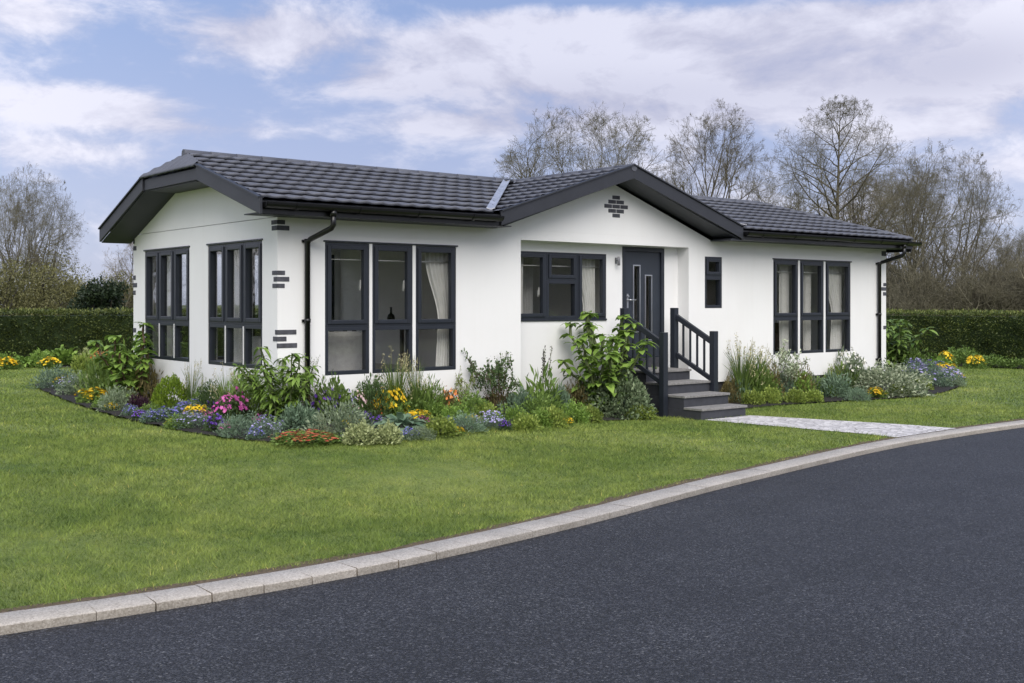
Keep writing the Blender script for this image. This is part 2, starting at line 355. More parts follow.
    so = link(bpy.data.objects.new('sun', li)); so.rotation_euler = SUN.to_track_quat('Z', 'Y').to_euler(); so.location = (0, -20, 30)
    cd = bpy.data.cameras.new('camera'); cd.sensor_width = 36; cd.lens = FPX/1024*36; cd.shift_y = -(341.5-HOR)/1024
    cd.clip_start = 0.1; cd.clip_end = 2000
    co = link(bpy.data.objects.new('camera', cd)); co.location = (0, 0, EYE); co.rotation_euler = (PI/2, 0, YAW-PI/2); SC.camera = co
    vs = SC.view_settings; vs.view_transform = 'Standard'; vs.look = 'None'; vs.exposure = 1.24; vs.gamma = 1
    SC.cycles.use_denoising = True; SC.cycles.denoising_prefilter = 'ACCURATE'
    SC.cycles.max_bounces = 8; SC.cycles.transparent_max_bounces = 12
sky()

# ------------------------------------------------------------------ ground
_kx = np.array([-60, -20, 0.5, 1.75, 1.97, 2.32, 2.63, 3.2, 3.94, 4.38, 4.86, 5.41, 5.99, 6.67, 7.49, 8.42, 9.35, 10.46, 11.77, 13.03, 14.6, 16.47, 20, 26, 36, 60])
_ky = np.array([7.4, 7.2, 6.78, 6.70, 6.67, 6.64, 6.61, 6.60, 6.61, 6.65, 6.71, 6.79, 6.88, 7.01, 7.20, 7.39, 7.55, 7.74, 7.95, 8.08, 8.14, 8.13, 7.95, 7.2, 5.6, 1.0])
_fx = np.arange(-60, 60.01, 0.05); _fy = np.interp(_fx, _kx, _ky)
_k = np.exp(-np.linspace(-2.5, 2.5, 41)**2); _k /= _k.sum(); _fy = np.convolve(np.pad(_fy, 20, mode='edge'), _k, 'valid')
kb = lambda X: np.interp(X, _fx, _fy)
KW = 0.27
BED_L = [(6.59, 22.3), (6.25, 21.75), (5.66, 17.7), (5.41, 14.7), (5.47, 12.6), (5.72, 11.35), (6.11, 10.88), (6.67, 10.72), (7.41, 10.66), (9.03, 11.36), (10.3, 11.62), (11.7, 11.84), (12.5, 11.86), (12.62, 12.3), (12.62, 12.79), (6.6, 12.79), (6.58, 17.6), (6.75, 22.3)]
BED_R = [(13.8, 11.75), (14.6, 11.95), (15.9, 11.95), (17.3, 11.7), (18.6, 11.4), (20.2, 11.6), (22.3, 12.4), (22.9, 13.2), (22.5, 14.2), (20.4, 14.6), (20.3, 12.79), (13.8, 12.79)]
def smooth_poly(P, it=2):
    P = np.array(P, float)
    for _ in range(it):
        Q = np.roll(P, -1, 0); P = np.stack([P*.75+Q*.25, P*.25+Q*.75], 1).reshape(-1, 2)
    return P
BL, BR = smooth_poly(BED_L), smooth_poly(BED_R)
for _P, _c in ((BL, np.array([7.6, 14.5])), (BR, np.array([18.3, 13.4]))):      # a hand's width of bare soil in front of the plants
    _d = np.roll(_P, -1, 0)-np.roll(_P, 1, 0); _n = np.stack([_d[:, 1], -_d[:, 0]], 1); _n /= np.linalg.norm(_n, axis=1, keepdims=True); _a = np.sum(_P[:, 0]*np.roll(_P[:, 1], -1)-_P[:, 1]*np.roll(_P[:, 0], -1)); _P += _n*0.09*np.sign(_a)
PATH = np.array([(12.72, 11.12), (13.80, 11.12), (14.45, 9.0), (14.60, 8.16), (13.02, 8.1), (13.02, 8.64)])
HEDGE_Y, HEDGE_X = 29.4, 30.2
BED_HL = smooth_poly([(-14, 27.9), (14, 27.9), (18, 28.2), (18, 29.5), (-14, 29.5)], 1)
BED_HR = smooth_poly([(28.9, -2), (28.85, 8), (28.9, 20), (28.9, 27.5), (30.3, 27.5), (30.3, -2)], 1)
def inside(P, X, Y):
    r = np.zeros(X.shape, bool); n = len(P)
    for i in range(n):
        x0, y0 = P[i]; x1, y1 = P[(i+1) % n]
        if y0 == y1: continue
        c = ((Y < y0) != (Y < y1)) & (X < (x1-x0)*(Y-y0)/(y1-y0)+x0); r ^= c
    return r

_G = np.random.default_rng(77).random((512, 512))
def vnoise(X, Y, s):
    x, y = X/s, Y/s; i, j = np.floor(x).astype(int), np.floor(y).astype(int); u, v = sm(x-i), sm(y-j); g = lambda a, b: _G[a % 512, b % 512]
    return (g(i, j)*(1-u)+g(i+1, j)*u)*(1-v)+(g(i, j+1)*(1-u)+g(i+1, j+1)*u)*v
def grid_mesh(name, X, Y, Z, mat, smooth=True):
    a, b = X.shape; V = np.stack([X, Y, Z], -1).reshape(-1, 3); i = np.arange(a*b).reshape(a, b)
    F = np.stack([i[:-1, :-1], i[1:, :-1], i[1:, 1:], i[:-1, 1:]], -1).reshape(-1, 4)
    return mobj(name, arr_mesh(name, V, F, smooth=smooth), mat)

def ground():
    # the field under everything, out to the horizon
    b = B(); b.face([(-900, -900, -0.12), (900, -900, -0.12), (900, 900, -0.12), (-900, 900, -0.12)]); tag(b.build('field', 'field'), kind='structure')
    xs = np.concatenate([np.arange(-30, 0, 1.0), np.arange(0, 24, 0.2), np.arange(24, 40.1, 1.0)]); t = np.linspace(0, 1, 130)
    X = np.repeat(xs[:, None], len(t), 1); y0 = kb(xs)[:, None]; Y = y0+(34-y0)*t[None, :]
    Z = zg(X, Y)+0.012*np.sin(X*1.3+0.7*Y)*np.sin(Y*0.9)*sm((Y-y0-0.5)/1.5)*(1-sm((X-9)/3))
    tag(grid_mesh('lawn', X, Y, Z, 'lawn_ground'), kind='structure')
    # road
    xs = np.arange(-60, 60.1, 1.0); t = np.linspace(0, 1, 30); X = np.repeat(xs[:, None], 30, 1); y0 = (kb(xs)-KW+0.03)[:, None]; Y = y0+(-9-y0)*t[None, :]
    tag(grid_mesh('road', X, Y, np.full(X.shape, -0.046), 'tarmac'), kind='structure')
    # kerb of concrete blocks
    V, F, T = [], [], []; x = -12.0
    while x < 42:
        L = 0.33; dx = L/math.sqrt(1+((kb(x+L)-kb(x))/L)**2); xa, xb = x+0.0002, x+dx-0.0002
        sl = (kb(xb)-kb(xa))/(xb-xa); nx, ny = np.array([sl, -1])/math.hypot(sl, 1)
        jz = random.uniform(-0.0015, 0.0015); w = KW
        prof = [(0, -0.1), (0, 0.002), (0.006, 0.006), (w-0.005, 0.006), (w, 0.001), (w+0.003, -0.1)]
        base = len(V)
        for xx in (xa, xb):
            for o, z in prof: V.append((xx+nx*o, kb(xx)+ny*o, z+jz))
        n = len(prof)
        for i in range(n-1): F.append((base+i, base+i+1, base+n+i+1, base+n+i))
        for q in (0, n):
            F.append((base+q+0, base+q+1, base+q+2, base+q+3)); F.append((base+q+0, base+q+3, base+q+4, base+q+5))
        tt = 0.25+0.75*random.random(); T += [tt]*(n-2)+[random.uniform(0.02, 0.12)]+[tt]*4; x += dx     # road face of each block coloured darker, in place of shade
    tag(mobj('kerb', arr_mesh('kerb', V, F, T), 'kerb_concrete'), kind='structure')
    b = B(); n = 24   # dark joint bed under the blocks
    for i in range(108):
        xa, xb = -12+i*0.5, -11.5+i*0.5
        b.face([(xa, kb(xa)+0.03, -0.004), (xb, kb(xb)+0.03, -0.004), (xb, kb(xb)-KW+0.02, -0.004), (xa, kb(xa)-KW+0.02, -0.004)])
    tag(b.build('kerb_bedding', 'joint_sand'), kind='structure')
    xs = np.arange(-12, 42, 0.04); e = 0.035+0.11*vnoise(xs, xs*0, 0.25)+0.04*vnoise(xs, xs*0+3, 0.07)   # worn earth between turf and kerb
    X = np.stack([xs, xs], 1); Y = np.stack([kb(xs)-0.004, kb(xs)+e], 1); tag(grid_mesh('worn_turf_edge', X, Y, zg(X, Y)+0.005, 'worn_earth'), kind='structure')
    # path
    b = B(); b.face([(x, y, 0.008) for x, y in PATH]); tag(b.build('path', 'path_setts'), kind='structure')
    # beds of dark soil
    for nm, P in (('flower_bed_soil', BL), ('flower_bed_soil', BR), ('flower_bed_soil', BED_HL), ('flower_bed_soil', BED_HR)):
        bm = bmesh.new(); f = bm.faces.new([bm.verts.new((x, y, 0)) for x, y in P])
        bmesh.ops.triangulate(bm, faces=[f]); bmesh.ops.subdivide_edges(bm, edges=[e for e in bm.edges if e.calc_length() > 0.5], cuts=2, use_grid_fill=True)
        for v in bm.verts:
            edge = min((v.co.x-a)**2+(v.co.y-c)**2 for a, c in P) < 0.0004
            v.co.z = zg(v.co.x, v.co.y)+(0.02 if edge else 0.03+random.uniform(0, 0.012))
        me = bpy.data.meshes.new(nm); bm.to_mesh(me); bm.free(); tag(mobj(nm, me, 'soil'), kind='structure')

def blades():
    rng = np.random.default_rng(3); out = []
    for z0, z1, dens, hh, ww in ((5.5, 9, 6500, 0.036, 0.0048), (9, 13, 4200, 0.036, 0.006), (13, 19, 1700, 0.038, 0.010), (19, 34, 500, 0.04, 0.016)):
        n = int(dens*0.5*(1.04*z1**2-1.04*z0**2)*1.0)
        Z = np.sqrt(rng.uniform(z0**2, z1**2, n)); U = rng.uniform(-0.52, 0.52, n)
        X = FWD[0]*Z+RGT[0]*U*Z; Y = FWD[1]*Z+RGT[1]*U*Z
        ok = (Y > kb(X)+0.02) & (Y < 27.9) & (X < 28.9) & ~((X > 6.4) & (X < 20.4) & (Y > 12.6) & (Y < 18.1))
        for P in (BL, BR, PATH): ok &= ~inside(P, X, Y)
        ok &= rng.random(n) > 0.85*np.exp(-((Y-kb(X))/(0.03+0.09*vnoise(X, Y*0, 0.21)))**2)
        X, Y = X[ok], Y[ok]; n = len(X)
        tuft = vnoise(X, Y, 0.13)*0.6+vnoise(X+9, Y, 0.045)*0.4
        patch = 0.5+0.5*np.sin(X*2.1+np.sin(Y*1.7)*2)*np.sin(Y*2.6+X)
        h = hh*rng.uniform(0.45, 1.15, n)*(0.8+0.35*patch)*(0.45+1.15*tuft); w = ww*rng.uniform(0.6, 1.2, n); a = rng.uniform(0, 2*PI, n); la = rng.uniform(0, 2*PI, n); ln = h*rng.uniform(0.2, 1.5, n)
        edge = np.exp(-((Y-kb(X))/0.06)**2); h *= 1-0.3*edge
        z = zg(X, Y)-0.002; ax, ay = np.cos(a)*w/2, np.sin(a)*w/2
        V = np.stack([np.stack([X-ax, Y-ay, z], -1), np.stack([X+ax, Y+ay, z], -1), np.stack([X+np.cos(la)*ln, Y+np.sin(la)*ln, z+h], -1)], 1)
        t = np.clip(rng.normal(0.47, 0.26, n)+0.85*(tuft-0.5), 0, 0.92); dead = rng.random(n) < 0.012+0.35*edge; t[dead] = rng.uniform(0.93, 1.0, dead.sum())
        out.append((V.reshape(-1, 3), t))
    V = np.concatenate([o[0] for o in out]); T = np.concatenate([o[1] for o in out]); F = np.arange(len(V)).reshape(-1, 3)
    tag(mobj('grass', arr_mesh('grass', V, F, T), 'grass_blade'), 'short mown green grass with a few straw blades covering the lawn', 'grass', kind='stuff')
ground(); blades()

# ------------------------------------------------------------------ the house
XL, XR, YF, YB, YR = 6.59, 20.18, 12.8, 17.74, 15.2      # wall planes, ridge line
ZE, ZR, EY, EYB, VX = 3.0, 3.865, 12.35, 17.82, 6.13        # eaves, ridge, eave lines, verge
SF = (ZR-ZE)/(YR-EY); SB = (ZR-2.90)/(EYB-YR); RX, AX, GX0, GX1 = 19.1, 12.45, 9.84, 15.06
HIPX, HZ = 6.43, 3.55
HY0 = EY+(HZ-ZE)/SF; HY1 = EYB-(HZ-2.90)/SB
house = tag(empty('bungalow', (XL, YF, 0)), 'single storey white park home bungalow with anthracite windows and dark tiled roof', 'bungalow')
hoff = Vector((XL, YF, 0))
def hp(o):                                    # keep world coordinates under the house
    o.parent = house; o.location = -hoff; return o
def sub(o, part):
    o.parent = part; return o

def wall_panel(axis, c, t, a0, a1, z0, z1, holes):
    """wall in plane axis=c, thickness t inwards(+), from a0..a1, with rectangular openings (a0,a1,z0,z1)"""
    b = B(); A = sorted({a0, a1, *[h[0] for h in holes], *[h[1] for h in holes]}); Z = sorted({z0, z1, *[h[2] for h in holes], *[h[3] for h in holes]})
    cell = lambda i, j: 0 <= i < len(A)-1 and 0 <= j < len(Z)-1 and not any(h[0] <= (A[i]+A[i+1])/2 <= h[1] and h[2] <= (Z[j]+Z[j+1])/2 <= h[3] for h in holes)
    P = (lambda a, d, z: (a, c+d, z)) if axis == 'Y' else (lambda a, d, z: (c+d, a, z))
    for i in range(len(A)-1):
        for j in range(len(Z)-1):
            if not cell(i, j): continue
            p, q, r, s = A[i], A[i+1], Z[j], Z[j+1]
            b.face([P(p, 0, r), P(q, 0, r), P(q, 0, s), P(p, 0, s)]); b.face([P(p, t, r), P(q, t, r), P(q, t, s), P(p, t, s)])
            if not cell(i-1, j): b.face([P(p, 0, r), P(p, t, r), P(p, t, s), P(p, 0, s)])
            if not cell(i+1, j): b.face([P(q, 0, r), P(q, t, r), P(q, t, s), P(q, 0, s)])
            if not cell(i, j-1): b.face([P(p, 0, r), P(q, 0, r), P(q, t, r), P(p, t, r)])
            if not cell(i, j+1): b.face([P(p, 0, s), P(q, 0, s), P(q, t, s), P(p, t, s)])
    bmesh.ops.remove_doubles(b.bm, verts=b.bm.verts, dist=1e-4)
    return b

W1 = [(7.27, 7.945), (7.99, 8.64), (8.69, 9.38)]; W3 = [(16.54, 17.28), (17.335, 18.075), (18.13, 18.95)]
G2, G1 = (13.22, 14.89), (15.53, 17.25)
ZS, ZT = 0.805, 2.545
WB = [(6.95, 8.5), (8.6, 10.2), (10.5, 12.6), (15.75, 17.7), (17.85, 19.9)]  # unseen back wall windows, added to let daylight into the rooms
REC = (10.57, 14.26, 0.38, 2.69); RD = 0.25
WR = (10.60, 12.57, 1.47, 2.54); DR = (12.93, 13.92, 0.84, 2.675); WS = (14.67, 15.12, 1.66, 2.55)

def walls():
    TH = 0.14
    hp(wall_panel('Y', YF, TH, XL, XR, 0.38, 2.835, [(a, c, ZS, ZT) for a, c in W1+W3]+[WS, REC]).build('front_wall', 'white_render'))
    hp(wall_panel('Y', YF+RD, 0.10, REC[0]-0.1, REC[1]+0.1, 0.38, 2.75, [WR, DR]).build('recess_wall', 'white_render'))
    b = B()   # sides and ceiling of the porch recess
    b.box(REC[0]-0.12, REC[0]-0.001, YF+TH, YF+RD, 0.38, 2.75); b.box(REC[1]+0.001, REC[1]+0.12, YF+TH, YF+RD, 0.38, 2.75); b.box(REC[0], REC[1], YF+TH, YF+RD, 2.691, 2.75)
    hp(b.build('recess_reveal', 'white_render'))
    hp(wall_panel('X', XL, TH, YF+TH+0.0005, YB, 0.30, 2.835, [(*G1, 0.89, 2.56), (*G2, 0.89, 2.56)]).build('gable_wall', 'white_render'))
    b = B(); zt = lambda y: min(ZE+(y-EY)*SF, 2.90+(EYB-y)*SB, HZ)-0.17
    yb = EYB-(2.845+0.17-2.90)/SB; ys = [YF+0.002, HY0, HY1]; poly = [(XL+0.001, YF+0.002, 2.843), *[(XL+0.001, y, zt(y)) for y in ys], (XL+0.001, yb, 2.843)]
    b.prism(poly, (TH, 0, 0)); hp(b.build('gable_panel', 'white_render'))
    b = B(); b.prism([(GX0+0.25, YF+0.0, 2.8355), (GX1-0.25, YF+0.0, 2.8355), (AX, YF+0.0, 3.66)], (0, TH, 0)); hp(b.build('porch_gable', 'white_render'))
    hp(wall_panel('Y', YB-0.14, 0.14, XL+TH, XR, 0.30, 2.85, [(a, c, 0.8, 2.62) for a, c in WB]).build('back_wall', 'white_render'))
    hp(B().box(XR-0.14, XR, YF+TH, YB-0.141, 0.38, 2.85).build('end_wall', 'white_render'))
    # skirting of dark brick
    b = B(); b.box(XL+0.05, XR-0.05, YF+0.04, YF+0.12, -0.1, 0.38); b.box(XL+0.04, XL+0.12, YF+0.121, YB, -0.1, 0.30); b.box(XR-0.12, XR-0.04, YF+0.121, YB, -0.1, 0.38)
    hp(b.build('skirting', 'plinth_dark'))
    # rooms
    b = B(); b.box(XL+0.15, XR-0.15, YF+0.36, YB-0.15, 0.66, 0.72); hp(b.build('floor', 'carpet'))
    b = B(); b.box(XL+0.15, XR-0.15, YF+0.15, YB-0.15, 2.70, 2.74); hp(b.build('ceiling', 'white_plastic'))
    for x in (10.3, 12.75, 14.2, 15.5): hp(B().box(x, x+0.08, YF+0.36, YB-0.145, 0.72, 2.70).build('partition', 'room_wall'))
    b = B(); b.box(13.0, 14.18, 15.0, 15.08, 0.72, 2.70); hp(b.build('partition', 'room_wall'))
walls()

def tile_slope(O, A, U, length, slope, clips, name, parent, amp=0.0155):
    """profiled metal tiles: O eave start, A along, U up the slope; clips = (point, outward normal)"""
    O, A, U = Vector(O), Vector(A).normalized(), Vector(U).normalized(); Nn = A.cross(U)
    if Nn.z < 0: Nn = -Nn
    rows = max(1, round(slope/0.33)); ph = slope/rows; xs = np.arange(0, length+0.02, 0.0285); V, F = [], []
    for r in range(rows):
        b0 = len(V); off = 0.0
        for k, (v, h) in enumerate(((r*ph-0.005, 0.028), (r*ph-0.018, 0.055), (r*ph+ph*0.08, 0.057), ((r+1)*ph+0.02, 0.004))):
            wob = 0.006*math.sin(r*7.1)
            for x in xs:
                s = math.sin(2*PI*(x+off)/0.235); wv = amp*(s if s > 0 else s*0.6)*(1.0 if k else 0.6)
                dip = 0.013*s if k < 3 else 0.0
                p = O+A*x+U*(v-dip)+Nn*(h+wv+wob*0.3); V.append(p)
        n = len(xs)
        for k in range(3):
            for i in range(n-1): F.append((b0+k*n+i, b0+k*n+i+1, b0+(k+1)*n+i+1, b0+(k+1)*n+i))
    me = arr_mesh(name, [tuple(v) for v in V], F)
    if clips:
        bm = bmesh.new(); bm.from_mesh(me)
        for co, no in clips:
            bmesh.ops.bisect_plane(bm, geom=list(bm.verts)+list(bm.edges)+list(bm.faces), plane_co=co, plane_no=no, clear_outer=True)
        bm.to_mesh(me); bm.free()
    return sub(mobj(name, me, 'roof_tile'), parent)

def roof():
    deck = B()   # boards under the tiles
    q = lambda *p: deck.face(p)
    d = 0.012
    q((VX, EY, ZE-d), (GX0, EY, ZE-d), (AX, YR, ZR-d), (HIPX, YR, ZR-d), (VX, HY0, HZ-d))
    q((GX1, EY, ZE-d), (20.42, EY, ZE-d), (RX, YR, ZR-d), (AX, YR, ZR-d))
    q((GX0, EY, ZE+.03-d), (AX, EY, ZR-d), (AX, YR, ZR-d)); q((GX1, EY, ZE+.03-d), (AX, YR, ZR-d), (AX, EY, ZR-d))
    q((VX, EYB, 2.90-d), (VX, HY1, HZ-d), (HIPX, YR, ZR-d), (RX, YR, ZR-d), (20.42, EYB, 2.90-d))
    q((VX, HY0, HZ-d), (HIPX, YR, ZR-d), (VX, HY1, HZ-d)); q((20.42, EY, ZE-d), (20.42, EYB, 2.90-d), (RX, YR, ZR-d))
    rf = hp(deck.build('roof', 'soffit_grey'))
    V2 = lambda x, y: Vector((x, y, 0))
    def vplane(p, q_, keep):     # vertical plane through p,q keeping the side of point keep
        p, q_ = V2(*p), V2(*q_); n = (q_-p).cross(Vector((0, 0, 1))).normalized()
        if (V2(*keep)-p).dot(n) > 0: n = -n
        return p, n
    slf = math.hypot(YR-EY, ZR-ZE); slb = math.hypot(EYB-YR, ZR-2.90)
    vl = ((GX0-0.15, EY), (AX-0.15, YR)); vr = ((GX1, EY), (AX, YR))
    T = lambda *a, **k: tile_slope(*a, rf, **k)
    T((VX, EY, ZE), (1, 0, 0), (0, YR-EY, ZR-ZE), 7.0, slf, [vplane(*vl, (8, 14)), vplane((VX, HY0), (HIPX, YR), (8, 14))], 'tile_slope')
    T((12.0, EY, ZE), (1, 0, 0), (0, YR-EY, ZR-ZE), 8.45, slf, [vplane(*vr, (17, 14)), vplane((20.42, EY), (RX, YR), (17, 14))], 'tile_slope')
    T((VX, EYB, 2.90), (1, 0, 0), (0, YR-EYB, ZR-2.90), 14.4, slb, [vplane((VX, HY1), (HIPX, YR), (12, 17)), vplane((20.42, EYB), (RX, YR), (12, 17))], 'tile_slope')
    gs = (ZR-ZE-.03)/(AX-GX0); T((GX0-0.15, EY-0.0, ZE+.03-0.15*gs), (0, 1, 0), (AX-GX0+0.15, 0, ZR-ZE-.03+0.15*gs), 2.9, math.hypot(AX-GX0+0.15, (AX-GX0+0.15)*gs), [vplane(*vl, (11.5, 12.6))], 'tile_slope')
    T((GX1, EY, ZE+.03), (0, 1, 0), (AX-GX1, 0, ZR-ZE-.03), 2.9, math.hypot(AX-GX1, ZR-ZE-.03), [vplane(*vr, (13.5, 12.6))], 'tile_slope')
    T((VX-0.02, HY0, HZ), (0, 1, 0), (HIPX-VX, 0, ZR-HZ), HY1-HY0, math.hypot(HIPX-VX, ZR-HZ), [vplane((VX, HY0), (HIPX, YR), (6.1, YR)), vplane((VX, HY1), (HIPX, YR), (6.1, YR))], 'tile_slope', amp=0.010)
    T((20.42, EY, ZE), (0, 1, 0), (RX-20.42, 0, ZR-ZE), EYB-EY, math.hypot(RX-20.42, ZR-ZE), [vplane((20.42, EY), (RX, YR), (20.3, YR)), vplane((20.42, EYB), (RX, YR), (20.3, YR))], 'tile_slope')
    def cap(p, q_, r=0.06, nm='ridge_cap'):
        p, q_ = Vector(p), Vector(q_); b = B(); n = max(1, round((q_-p).length/0.4)); dd = (q_-p)/n
        for i in range(n):
            b.tube([p+dd*i-dd*0.03, p+dd*i, p+dd*(i+1)], [r*1.06, r*1.06, r], 10)
        sub(b.build(nm, 'roof_tile'), rf)
    cap((HIPX-0.06, YR, ZR+0.0), (RX+0.05, YR, ZR+0.0)); cap((AX, EY-0.04, ZR+0.0), (AX, YR, ZR+0.0))
    cap((20.42, EY+0.03, ZE+0.02), (RX, YR, ZR), 0.06); cap((20.42, EYB, 2.92), (RX, YR, ZR), 0.06)
    # valley flashings
    for gx, s in ((GX0, -1), (GX1, 1)):
        b = B(); p, q_ = Vector((gx+0.17*s, EY+0.0, ZE+0.05)), Vector((AX+0.45*s, YR-0.32, ZR-0.32*SF+0.055)); dd = (q_-p).normalized(); sd = dd.cross(Vector((0, 0, 1))).normalized()
        for w0, w1, z0, z1 in ((-0.075, -0.015, 0.03, 0.012), (-0.015, 0.045, 0.012, 0.03)):
            b.prism([p+sd*w0+Vector((0, 0, z0)), p+sd*w1+Vector((0, 0, z1)), p+sd*w1+Vector((0, 0, z1+0.012)), p+sd*w0+Vector((0, 0, z0+0.012))], q_-p)
        sub(b.build('valley_flashing', 'lead_flashing'), rf)
        sub(B().lathe(tuple(q_+Vector((0, 0, -0.03))), [(0.10, 0), (0.10, 0.05), (0.04, 0.07)], 10).build('valley_cap', 'gutter_black'), rf)
    # barge boards and fascias
    D = 0.195; up = 0.035
    def barge(pts, plane, t, mat='board_grey', nm='barge_board', depth=D):
        b = B()
        for p, q_ in zip(pts, pts[1:]):
            if plane == 'X': b.prism([(VX-t, p[0], p[1]+up), (VX-t, q_[0], q_[1]+up), (VX-t, q_[0], q_[1]+up-depth), (VX-t, p[0], p[1]+up-depth)], (t, 0, 0), 0.003)
            else: b.prism([(p[0], EY-0.045, p[1]+up), (q_[0], EY-0.045, q_[1]+up), (q_[0], EY-0.045, q_[1]+up-depth), (p[0], EY-0.045, p[1]+up-depth)], (0, 0.04, 0), 0.003)
        sub(b.build(nm, mat), rf)
    barge([(EY-0.06, ZE-0.02), (HY0, HZ)], 'X', 0.035); barge([(HY1, HZ), (EYB+0.06, 2.88)], 'X', 0.035)
    barge([(GX0-0.03, ZE+0.01), (AX, ZR-0.005)], 'Y', 0, depth=0.205); barge([(AX+0.0005, ZR-0.005), (GX1+0.03, ZE+0.01)], 'Y', 0, depth=0.205)
    # slim cover strips on top of the barge boards
    for p, q_ in (((VX-0.02, EY-0.06, ZE+0.02), (VX-0.02, HY0, HZ+0.045)), ((VX-0.02, HY1, HZ+0.045), (VX-0.02, EYB+0.06, 2.925)), ((GX0-0.03, EY-0.03, ZE+0.055), (AX, EY-0.03, ZR+0.04)), ((AX, EY-0.03, ZR+0.04), (GX1+0.03, EY-0.03, ZE+0.055))):
        sub(B().bar(p, q_, 0.075, 0.02).build('verge_trim', 'board_grey'), rf)
    sub(B().box(VX-0.01, VX+0.02, HY0+0.02, HY1-0.02, HZ-0.155, HZ-0.005).build('hip_fascia', 'board_grey'), rf); sub(B().box(VX+0.021, XL, HY0+0.1, HY1-0.1, HZ-0.175, HZ-0.157).build('hip_soffit', 'soffit_grey'), rf)
    class one:                 # every board its own piece
        def __init__(o, nm, mat): o.n, o.m = nm, mat
        def box(o, *a): sub(B().box(*a).build(o.n, o.m), rf)
        def prism(o, *a): sub(B().prism(*a).build(o.n, o.m), rf)
    b = one('fascia', 'gutter_black')
    b.box(VX+0.002, GX0-0.02, EY-0.012, EY+0.015, 2.832, 2.985); b.box(GX1+0.02, 20.40, EY-0.012, EY+0.015, 2.832, 2.985); b.box(20.385, 20.41, EY+0.016, EYB, 2.78, 2.98)
    b = one('soffit', 'soffit_grey')   # soffits: level under the eaves, sloping under the verges
    b.box(VX+0.005, GX0+0.2, EY+0.016, YF-0.001, 2.836, 2.85); b.box(GX1-0.2, 20.384, EY+0.016, YF-0.001, 2.836, 2.85); b.box(XR+0.001, 20.384, YF, EYB, 2.836, 2.85)
    for (y0, z0), (y1, z1) in (((EY+0.02, ZE), (HY0+0.1, HZ+0.03)), ((HY1-0.1, HZ+0.04), (EYB+0.058, 2.88))):
        b.prism([(VX+0.001, y0, z0-D+0.02), (VX+0.001, y1, z1-D+0.02), (VX+0.001, y1, z1-D+0.035), (VX+0.001, y0, z0-D+0.035)], (XL-VX+0.01, 0, 0))
    for x0, x1 in ((GX0+0.05, AX), (GX1-0.05, AX)):
        b.prism([(x0, EY-0.004, ZE-0.16), (x1, EY-0.004, ZR-0.17), (x1, EY-0.004, ZR-0.155), (x0, EY-0.004, ZE-0.145)], (0, YF-EY+0.02, 0))
    # closing return at the foot of each porch barge and gable verge
    b = B(); b.box(GX1-0.25, GX1+0.02, EY-0.003, YF-0.002, 2.815, 2.831); sub(b.build('box_end', 'soffit_grey'), rf)
    # gutters
    for x0, x1 in ((VX+0.02, GX0-0.06), (GX1+0.06, 20.52)):
        b = B(); prof = [(-0.072*math.cos(t), -0.072*math.sin(t)) for t in np.linspace(0, PI, 9)]; inner = [(y*0.9, z*0.9) for y, z in prof[::-1]]
        cy, cz = EY-0.078, 2.965
        b.prism([(x0, cy+y, cz+z) for y, z in prof+inner], (x1-x0, 0, 0))
        for xx in (x0, x1-0.01): b.prism([(xx, cy+y, cz+z) for y, z in prof], (0.01, 0, 0))
        x = x0+0.4
        while x < x1: b.prism([(x, cy+y*1.12, cz+z*1.12) for y, z in prof], (0.05, 0, 0)); x += 0.9
        hp(b.build('gutter', 'gutter_black'))
    for x, xo in ((6.985, 7.09), (19.86, 19.98)):
        b = B(); y0, y1 = EY-0.078, YF-0.055
        b.lathe((xo, y0, 2.84), [(0.045, 0), (0.045, 0.07)], 14)
        b.tube([(xo, y0, 2.86), (xo, y0, 2.73), (xo-0.01, y0+0.03, 2.69), (x+0.02, y1-0.04, 2.565), (x, y1, 2.53), (x, y1, 0.12)], 0.036, 14)
        for z in (2.52, 1.5, 0.6): b.lathe((x, y1, z), [(0.042, 0), (0.042, 0.05)], 14); b.box(x-0.055, x+0.055, y1+0.03, YF-0.001, z+0.005, z+0.04)
        hp(b.build('downpipe', 'gutter_black'))
roof()

